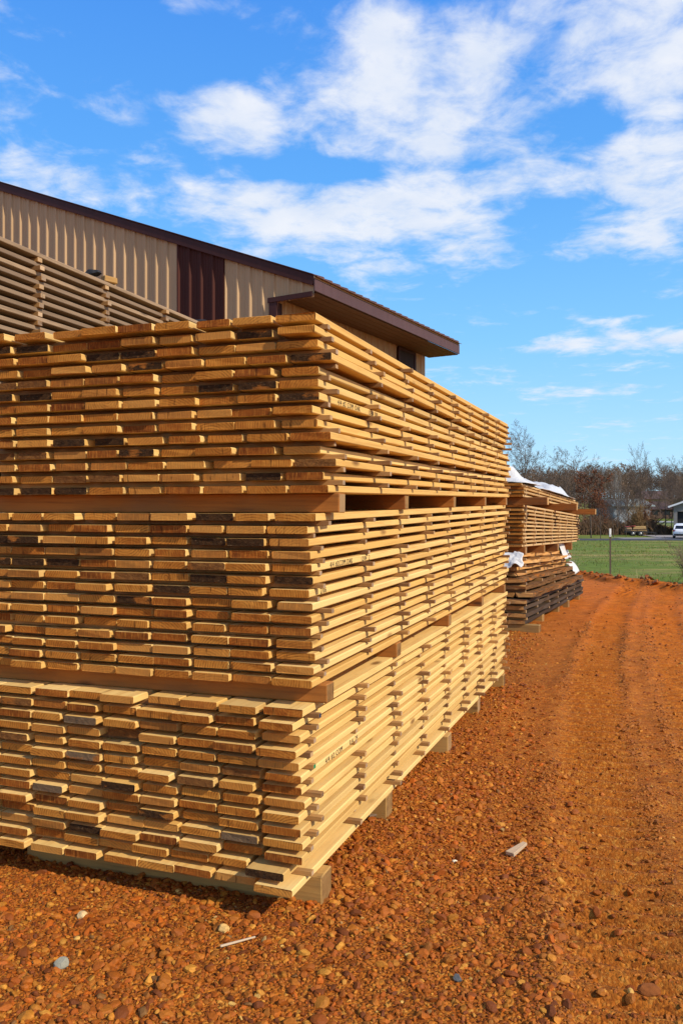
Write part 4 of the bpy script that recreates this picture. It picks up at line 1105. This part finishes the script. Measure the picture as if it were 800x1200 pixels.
V = np.array([(0, .01, 3.402), (9.8, .01, 3.402), (4.9, .01, 5.2), (0, .13, 3.402), (9.8, .13, 3.402), (4.9, .13, 5.2)]); mb.add(V, [np.array([[0, 1, 2], [5, 4, 3]]), np.array([[0, 3, 4, 1], [1, 4, 5, 2], [2, 5, 3, 0]])])
mb.build('wall', m_gw, ga)
mb = MB()
for s_ in (0, 1):
    xa, xb_ = (-.55, 4.9) if s_ == 0 else (10.35, 4.9)
    V = np.array([(xa, -.5, 3.24), (xb_, -.5, 5.24), (xb_, 9.3, 5.24), (xa, 9.3, 3.24)]); V2 = V + (0, 0, .1)
    mb.add(np.concatenate([V, V2]), np.array([[0, 1, 2, 3], [4, 5, 6, 7], [0, 1, 5, 4], [3, 2, 6, 7], [0, 3, 7, 4]]))
mb.build('roof', m_gr, ga)
mb = MB(); bar(mb, (-.55, -.53, 3.27), (4.88, -.53, 5.27), .05, .2); bar(mb, (10.35, -.53, 3.27), (4.92, -.53, 5.27), .05, .2); box(mb, -.6, -.555, -.5, 9.3, 3.2, 3.36, .005); mb.build('roof_trim', simple('white_trim', (.75, .74, .72), .5), ga)
mb = MB(); box(mb, .44, 4.36, .3, .34, .0, 2.74, .005); box(mb, 5.64, 9.16, .3, .34, 0, 2.74, .005); mb.build('bay_shade_panel', simple('bay_shade_black', (.015, .015, .017), .7), ga)  # near-black sheets painted as the shade inside the open bays, not doors

def car(x, y, rz):
    rt = empty('parked_car', (x, y, float(height(x, y, False)) + .05), rz); tag(rt, 'white hatchback parked on the driveway by the garage, seen from behind', 'car')
    m_w = simple('white_car_paint', (.8, .8, .8), .25, .03, 3, 0, 0, .5); m_g = m_glass; m_b = simple('black_plastic', (.02, .02, .02), .5)
    # body loft: stations along +x (front); half width, sill height, belt height
    S = [(-2.1, .70, .42, .80), (-2.0, .82, .30, .95), (-1.6, .89, .25, .98), (-.8, .91, .22, .97), (.4, .91, .22, .95), (1.2, .90, .24, .90), (1.8, .84, .28, .80), (2.1, .66, .38, .62)]
    mb = MB(); V = []
    for (xx, hw, z0, z1) in S:
        V += [(xx, -hw * .93, z0), (xx, -hw, z0 + .12), (xx, -hw, z1 - .22), (xx, -hw * .93, z1 - .03), (xx, -hw * .7, z1), (xx, hw * .7, z1), (xx, hw * .93, z1 - .03), (xx, hw, z1 - .22), (xx, hw, z0 + .12), (xx, hw * .93, z0)]
    k = 10; n = len(S); i = np.arange(n - 1)[:, None] * k; j = np.arange(k)[None]; j2 = (j + 1) % k
    F = np.stack([i + j, i + k + j, i + k + j2, i + j2], -1).reshape(-1, 4)
    mb.add(V, [F, np.arange(10)[None], np.arange(10)[::-1][None] + (n - 1) * k], 0, .5, None, None, True); bd = mb.build('body', m_w, rt)
    G = [(-1.98, .72, .93), (-1.45, .66, 1.34), (-.9, .62, 1.46), (.1, .61, 1.47), (.55, .64, 1.36), (1.15, .74, .93)]
    mb = MB(); V = []
    for (xx, hw, z) in G: V += [(xx, -.80, .90), (xx, -hw, z), (xx, hw, z), (xx, .80, .90)]
    n = len(G); i = np.arange(n - 1)[:, None] * 4; j = np.arange(3)[None]
    F = np.stack([i + j, i + 4 + j, i + 5 + j, i + 1 + j], -1).reshape(-1, 4)
    mb.add(V, [F], 0, .5, None, None, False); mb.build('window', m_g, rt)
    mb = MB(); V = []
    R_ = [(-1.62, .66, 1.27), (-1.45, .68, 1.365), (-.9, .64, 1.485), (.1, .63, 1.495), (.5, .65, 1.39)]
    for (xx, hw, z) in R_: V += [(xx, -hw, z - .02), (xx, -hw * .9, z + .015), (xx, hw * .9, z + .015), (xx, hw, z - .02)]
    n = len(R_); i = np.arange(n - 1)[:, None] * 4; F = np.stack([i + j, i + 4 + j, i + 5 + j, i + 1 + j], -1).reshape(-1, 4); mb.add(V, [F], 0, .5, None, None, True)
    for s_ in (-1, 1):
        bar(mb, (-1.95, s_ * .75, .93), (-1.5, s_ * .67, 1.33), .12, .07); bar(mb, (1.1, s_ * .76, .93), (.5, s_ * .65, 1.38), .07, .06); bar(mb, (-.3, s_ * .80, .93), (-.3, s_ * .635, 1.46), .08, .05)
    mb.build('roof', m_w, rt)
    for s_ in (-1, 1):
        mb = MB(); box(mb, -2.07, -1.9, *sorted((s_ * .52, s_ * .86)), .70, .86, .02); mb.build('tail_light', simple('red_lens', (.25, .01, .01), .2), rt)
        mb = MB(); box(mb, 1.9, 2.06, *sorted((s_ * .45, s_ * .74)), .56, .68, .02); mb.build('headlight', simple('clear_lens', (.6, .6, .6), .1), rt)
        for xx in (-1.3, 1.3):
            w = empty('wheel', (xx, s_ * .82, .31)); w.parent = rt
            mb = MB(); th = np.linspace(0, 2 * math.pi, 29); P = np.stack([np.cos(th) * .23, 0 * th, np.sin(th) * .23], -1); tube(mb, P, .09, 8, cap=False); mb.build('tyre', m_b, w)
            mb = MB(); tube(mb, [(0, -.07, 0), (0, .07, 0)], .17, 16); mb.build('rim', simple('alloy', (.5, .5, .52), .3, metal=.8), w)
    mb = MB(); box(mb, -2.13, -1.98, -.78, .78, .30, .48, .03); mb.build('rear_bumper', m_b, rt)
    mb = MB(); box(mb, -2.115, -2.09, -.26, .26, .56, .68, .004); mb.build('number_plate', simple('plate_paint', (.6, .6, .62), .4), rt)
car(atpx(799.5, 84), 84., R(66))

# ------------------------------------------------------------------ far buildings on the slope
def house(name, label, px, Y, w, d_, h, rh, mw, mr, rz, windows=3, cat='house'):
    x = atpx(px, Y); z = float(height(x, Y, False))
    rt = empty(name, (x, Y, z - .2), rz); tag(rt, label, cat)
    mb = MB(); box(mb, -w / 2, w / 2, -d_ / 2, d_ / 2, 0, h, .02)
    V = np.array([(-w / 2, -d_ / 2 + .01, h), (-w / 2, d_ / 2 - .01, h), (-w / 2, 0, h + rh), (w / 2, -d_ / 2 + .01, h), (w / 2, d_ / 2 - .01, h), (w / 2, 0, h + rh)]); mb.add(V, np.array([[0, 1, 2], [3, 5, 4]])); mb.build('wall', mw, rt)
    mb = MB()
    for s_ in (-1, 1):
        V = np.array([(-w / 2 - .4, s_ * (d_ / 2 + .45), h - .45 * rh / (d_ / 2)), (w / 2 + .4, s_ * (d_ / 2 + .45), h - .45 * rh / (d_ / 2)), (w / 2 + .4, 0, h + rh), (-w / 2 - .4, 0, h + rh)]); V2 = V + (0, 0, .15)
        mb.add(np.concatenate([V + (0, 0, .02), V2]), np.array([[0, 1, 2, 3], [4, 5, 6, 7], [0, 1, 5, 4], [1, 2, 6, 5], [0, 3, 7, 4]]))
    mb.build('roof', mr, rt)
    for k in range(windows):
        cx = -w / 2 + w * (k + .5) / windows
        mb = MB(); box(mb, cx - .55, cx + .55, -d_ / 2 - .05, -d_ / 2 - .005, h * .4, h * .8, .01); mb.build('window', m_glass, rt)
    return rt
house('shed', 'long low shed with pale grey metal front between the trees', 728, 128, 5.8, 8, 3.55, 1.0, simple('pale_metal', (.27, .285, .30), .6), simple('grey_green_roof', (.24, .275, .25), .6), R(4), 0, 'shed')
house('house', 'yellow house with brown roof high in the woods', 762, 182, 7.5, 7, 2.9, 1.6, simple('yellow_siding', (.52, .36, .14), .7), simple('brown_shingle', (.10, .06, .05), .9), R(-8), 3)
house('house', 'dark roofed long house above the pale lane on the slope', 752, 160, 9.5, 6, 1.9, 1.3, simple('brown_siding', (.16, .095, .065), .7), simple('dark_shingle', (.075, .045, .038), .9), R(3), 4)
# lawn and lane on the slope
def patch(name, px0, px1, Y0, Y1, mat, lift, label):
    nu, nv = 14, 8; U, Vv = np.meshgrid(np.linspace(px0, px1, nu), np.linspace(Y0, Y1, nv), indexing='ij'); X = atpx(U, Y0 + (Y1 - Y0) * .5)
    Z = height(X, Vv, False) + lift; i = np.arange(nu - 1)[:, None] * nv + np.arange(nv - 1)[None]
    mb = MB(); mb.add(np.stack([X, Vv, Z], -1).reshape(-1, 3), np.stack([i, i + nv, i + nv + 1, i + 1], -1).reshape(-1, 4)); return tag(mb.build(name, mat), label, None, None, 'structure')
patch('lawn', 758, 830, 120, 138, simple('slope_lawn', (.21, .24, .055), .9, .3, .4), .25, 'sunlit lawn on the slope behind the garage')
patch('lane', 755, 830, 138.5, 143, simple('pale_lane', (.55, .50, .42), .9), .3, 'pale lane crossing the slope')

# ------------------------------------------------------------------ bits lying on the gravel
def chip(name, px, py, ln, wd, th, yaw, mats, label, cat, tilt=0., taper=.4, mi=0):
    Y = 968 * 1.6 / (py - 600); x = atpx(px, Y); z = float(height(x, Y))
    V, Q, T = boxdata(-ln / 2, ln / 2, -wd / 2, wd / 2, 0, th, min(.002, th * .2)); lc = V.copy()
    f = 1 - taper * (V[:, 0] / ln + .5); V[:, 1] *= f; V[:, 2] *= .5 + .5 * f; V[:, 1] += .08 * wd * np.sin(V[:, 0] / ln * 9)
    mb = MB(); mb.add(V, [Q, T], 0, rs.rand(), lc); ob = mb.build(name, mats, None, (x, Y, z + .012), yaw); ob.rotation_euler.y = tilt
    return tag(ob, label, cat)
m_chip = wood_side('grey_chip', (.55, .40, .24), (.42, .30, .18), (.25, .15, .08), False)
chip('wood_splinter', 279, 1107, .135, .009, .007, R(25), m_chip, 'thin pale splinter lying on gravel before the front bunk timber', 'splinter', -.05)
chip('wood_chip', 606, 1000, .13, .045, .018, R(48), m_chip, 'pale split wood chip lying in the track gravel', 'wood chip', -.12, .5)
chip('wood_chip', 440, 958, .085, .03, .012, R(25), [m_grey_side], 'small grey wood chip beside the bottom bundle', 'wood chip', -.1, .5)
def rock(px, py, size, mat, label, seed):
    Y = 968 * 1.6 / (py - 600); x = atpx(px, Y); lump('stone', (x, Y, float(height(x, Y)) + size[2] * .3), size, mat, label, 'stone', seed, 2, .25)
m_gs = simple('grey_stone', (.27, .25, .18), .8, .25, 60)
rock(71, 1136, (.062, .05, .05), m_gs, 'grey angular stone lying alone in the left foreground gravel', 3)
rock(536, 1149, (.034, .028, .026), simple('slate_stone', (.09, .09, .085), .6, .2, 60), 'dark slate coloured pebble in the foreground gravel', 4)
rock(262, 1145 - 52, (.05, .036, .034), simple('buff_stone', (.6, .36, .11), .7, .2, 60), 'smooth buff pebble just in front of the front bunk timber', 6)
rock(97, 1076, (.045, .04, .035), simple('cream_stone', (.66, .45, .2), .7, .2, 60), 'cream pebble on the gravel left of the splinter', 8)
rock(760, 1165, (.075, .06, .04), simple('dark_clod', (.22, .065, .012), .95, .4, 60), 'dark lump of earth beside the tyre track', 10)
rock(533, 1010, (.03, .024, .02), simple('white_stone', (.7, .6, .42), .7, .2, 60), 'small whitish pebble near the split wood chip', 12)

# ------------------------------------------------------------------ sky, sun, camera
SAZ, SEL = R(-38), R(36)
sd = Vector((math.cos(SAZ) * math.cos(SEL), math.sin(SAZ) * math.cos(SEL), math.sin(SEL)))
sun = bpy.data.lights.new('sun', 'SUN'); sun.energy = 4.9; sun.angle = R(.5); sun.color = (1, .90, .75)
so = bpy.data.objects.new('sun', sun); COL.objects.link(so); so.rotation_euler = sd.to_track_quat('Z', 'Y').to_euler(); so.location = (20, -15, 30)

W = NT('World', True); scene.world = W.m
sky = W.n('ShaderNodeTexSky'); sky.sky_type = 'NISHITA'; sky.sun_disc = False; sky.sun_elevation = SEL; sky.sun_rotation = math.atan2(sd.x, sd.y); sky.altitude = 200; sky.air_density = 1.0; sky.dust_density = .6; sky.ozone_density = 2.5
hsv = W.n('ShaderNodeHueSaturation', i_Hue=.508, i_Saturation=1.4, i_Value=1.62, i_Color=sky.outputs[0])
tc = W.n('ShaderNodeTexCoord').outputs['Generated']
sp = W.n('ShaderNodeSeparateXYZ'); W.put(sp.inputs[0], tc)
az = W.math('ARCTAN2', sp.outputs[0], sp.outputs[1]); el = W.math('ARCSINE', sp.outputs[2])
ae = W.n('ShaderNodeCombineXYZ'); W.put(ae.inputs[0], az); W.put(ae.inputs[1], el)
zz = W.math('ADD', W.math('MAXIMUM', sp.outputs[2], 0.), .10)
dk = W.n('ShaderNodeCombineXYZ'); W.put(dk.inputs[0], W.math('DIVIDE', sp.outputs[0], zz)); W.put(dk.inputs[1], W.math('DIVIDE', sp.outputs[1], zz))
BL = [(260, 132, 70, 38, .55), (350, 145, 110, 50, .75), (470, 130, 110, 85, .85), (560, 75, 130, 80, .75), (750, 55, 90, 90, .9), (430, 15, 60, 30, .6), (320, 250, 160, 40, .95), (500, 248, 120, 42, .9), (650, 205, 95, 38, .85), (770, 215, 70, 70, .85), (570, 303, 85, 24, .75), (720, 285, 80, 24, .4), (430, 308, 80, 14, .4), (735, 400, 130, 14, 1.15), (700, 380, 50, 9, .5), (700, 457, 90, 10, .4), (10, 150, 70, 60, .42), (70, 215, 80, 34, .42), (150, 112, 70, 30, .38), (210, 8, 45, 14, .6), (75, 32, 30, 16, .35), (560, 440, 60, 12, .2),
      (690, 150, 45, 30, -.6), (400, 200, 150, 12, -.5), (560, 190, 40, 22, -.35), (640, 250, 60, 14, -.3), (200, 60, 110, 50, -.5), (640, 340, 150, 26, -.4), (100, 300, 120, 50, -.4), (280, 300, 60, 14, .5), (350, 205, 60, 12, -.4)]
acc = None
for (px, py, rx, ry, am) in BL:
    a = math.atan((px - 400) / 968); e = math.atan((600 - py) / 968 * math.cos(a))
    q = W.vmath('MULTIPLY', W.vmath('SUBTRACT', ae.outputs[0], (a, e, 0)), (968 / rx / 1.05, 968 / ry / 1.05, 0))
    v = W.mrange(W.vmath('LENGTH', q), .15, 1.35, am, 0, True)
    acc = v if acc is None else W.math('ADD', acc, v)
far = W.mrange(W.math('ABSOLUTE', az), .5, .75, 0, .42, True)       # plain broken cloud for the rest of the sky
acc = W.math('MINIMUM', W.math('ADD', acc, far), 1.0)
nA = W.noise(dk.outputs[0], 3.1, 9, .58, .5); nB = W.noise(dk.outputs[0], 9.5, 8, .62, .3)
fl = W.math('ADD', W.math('MULTIPLY', W.math('SUBTRACT', nA, .5), 2.5), W.math('MULTIPLY', W.math('SUBTRACT', nB, .5), 1.7))
dens = W.math('ADD', W.math('MULTIPLY', acc, .92), fl)
cov = W.mrange(dens, .06, 1.12, 0, .92, True)
shade = W.noise(dk.outputs[0], 4.2, 6, .6)
ccol = W.mix(W.mrange(shade, .35, .65), (5.0, 5.5, 6.4), (6.1, 6.25, 6.6))
thin = W.mrange(el, -.02, .42, .62, .05, True)
skyb = W.mix(.8, hsv.outputs[0], W.ramp(el, [(0, (3.3, 5.3, 6.8)), (.2, (1.45, 4.0, 6.8)), (.38, (.88, 2.95, 6.6)), (.6, (.46, 2.0, 6.2)), (1, (.3, 1.3, 4.6))]))
skyc = W.mix(W.math('MULTIPLY', thin, .45), skyb, (3.1, 5.1, 6.9))
bg = W.n('ShaderNodeBackground', i_Strength=.15); W.put(bg.inputs[0], W.mix(cov, skyc, ccol))
wo = W.n('ShaderNodeOutputWorld'); W.t.links.new(bg.outputs[0], wo.inputs[0])

cam = bpy.data.cameras.new('camera'); co = bpy.data.objects.new('camera', cam); COL.objects.link(co)
co.location = (0, 0, 1.6); co.rotation_euler = (R(90), 0, 0)
cam.sensor_fit = 'VERTICAL'; cam.sensor_height = 36; cam.sensor_width = 24; cam.lens = 36 * 968 / 1200; cam.clip_start = .05; cam.clip_end = 3000
scene.camera = co
vs = scene.view_settings; vs.view_transform = 'Standard'; vs.look = 'None'; vs.gamma = 1; vs.exposure = 0; vs.use_curve_mapping = False
scene.cycles.max_bounces = 6; scene.cycles.diffuse_bounces = 4; scene.cycles.use_denoising = True
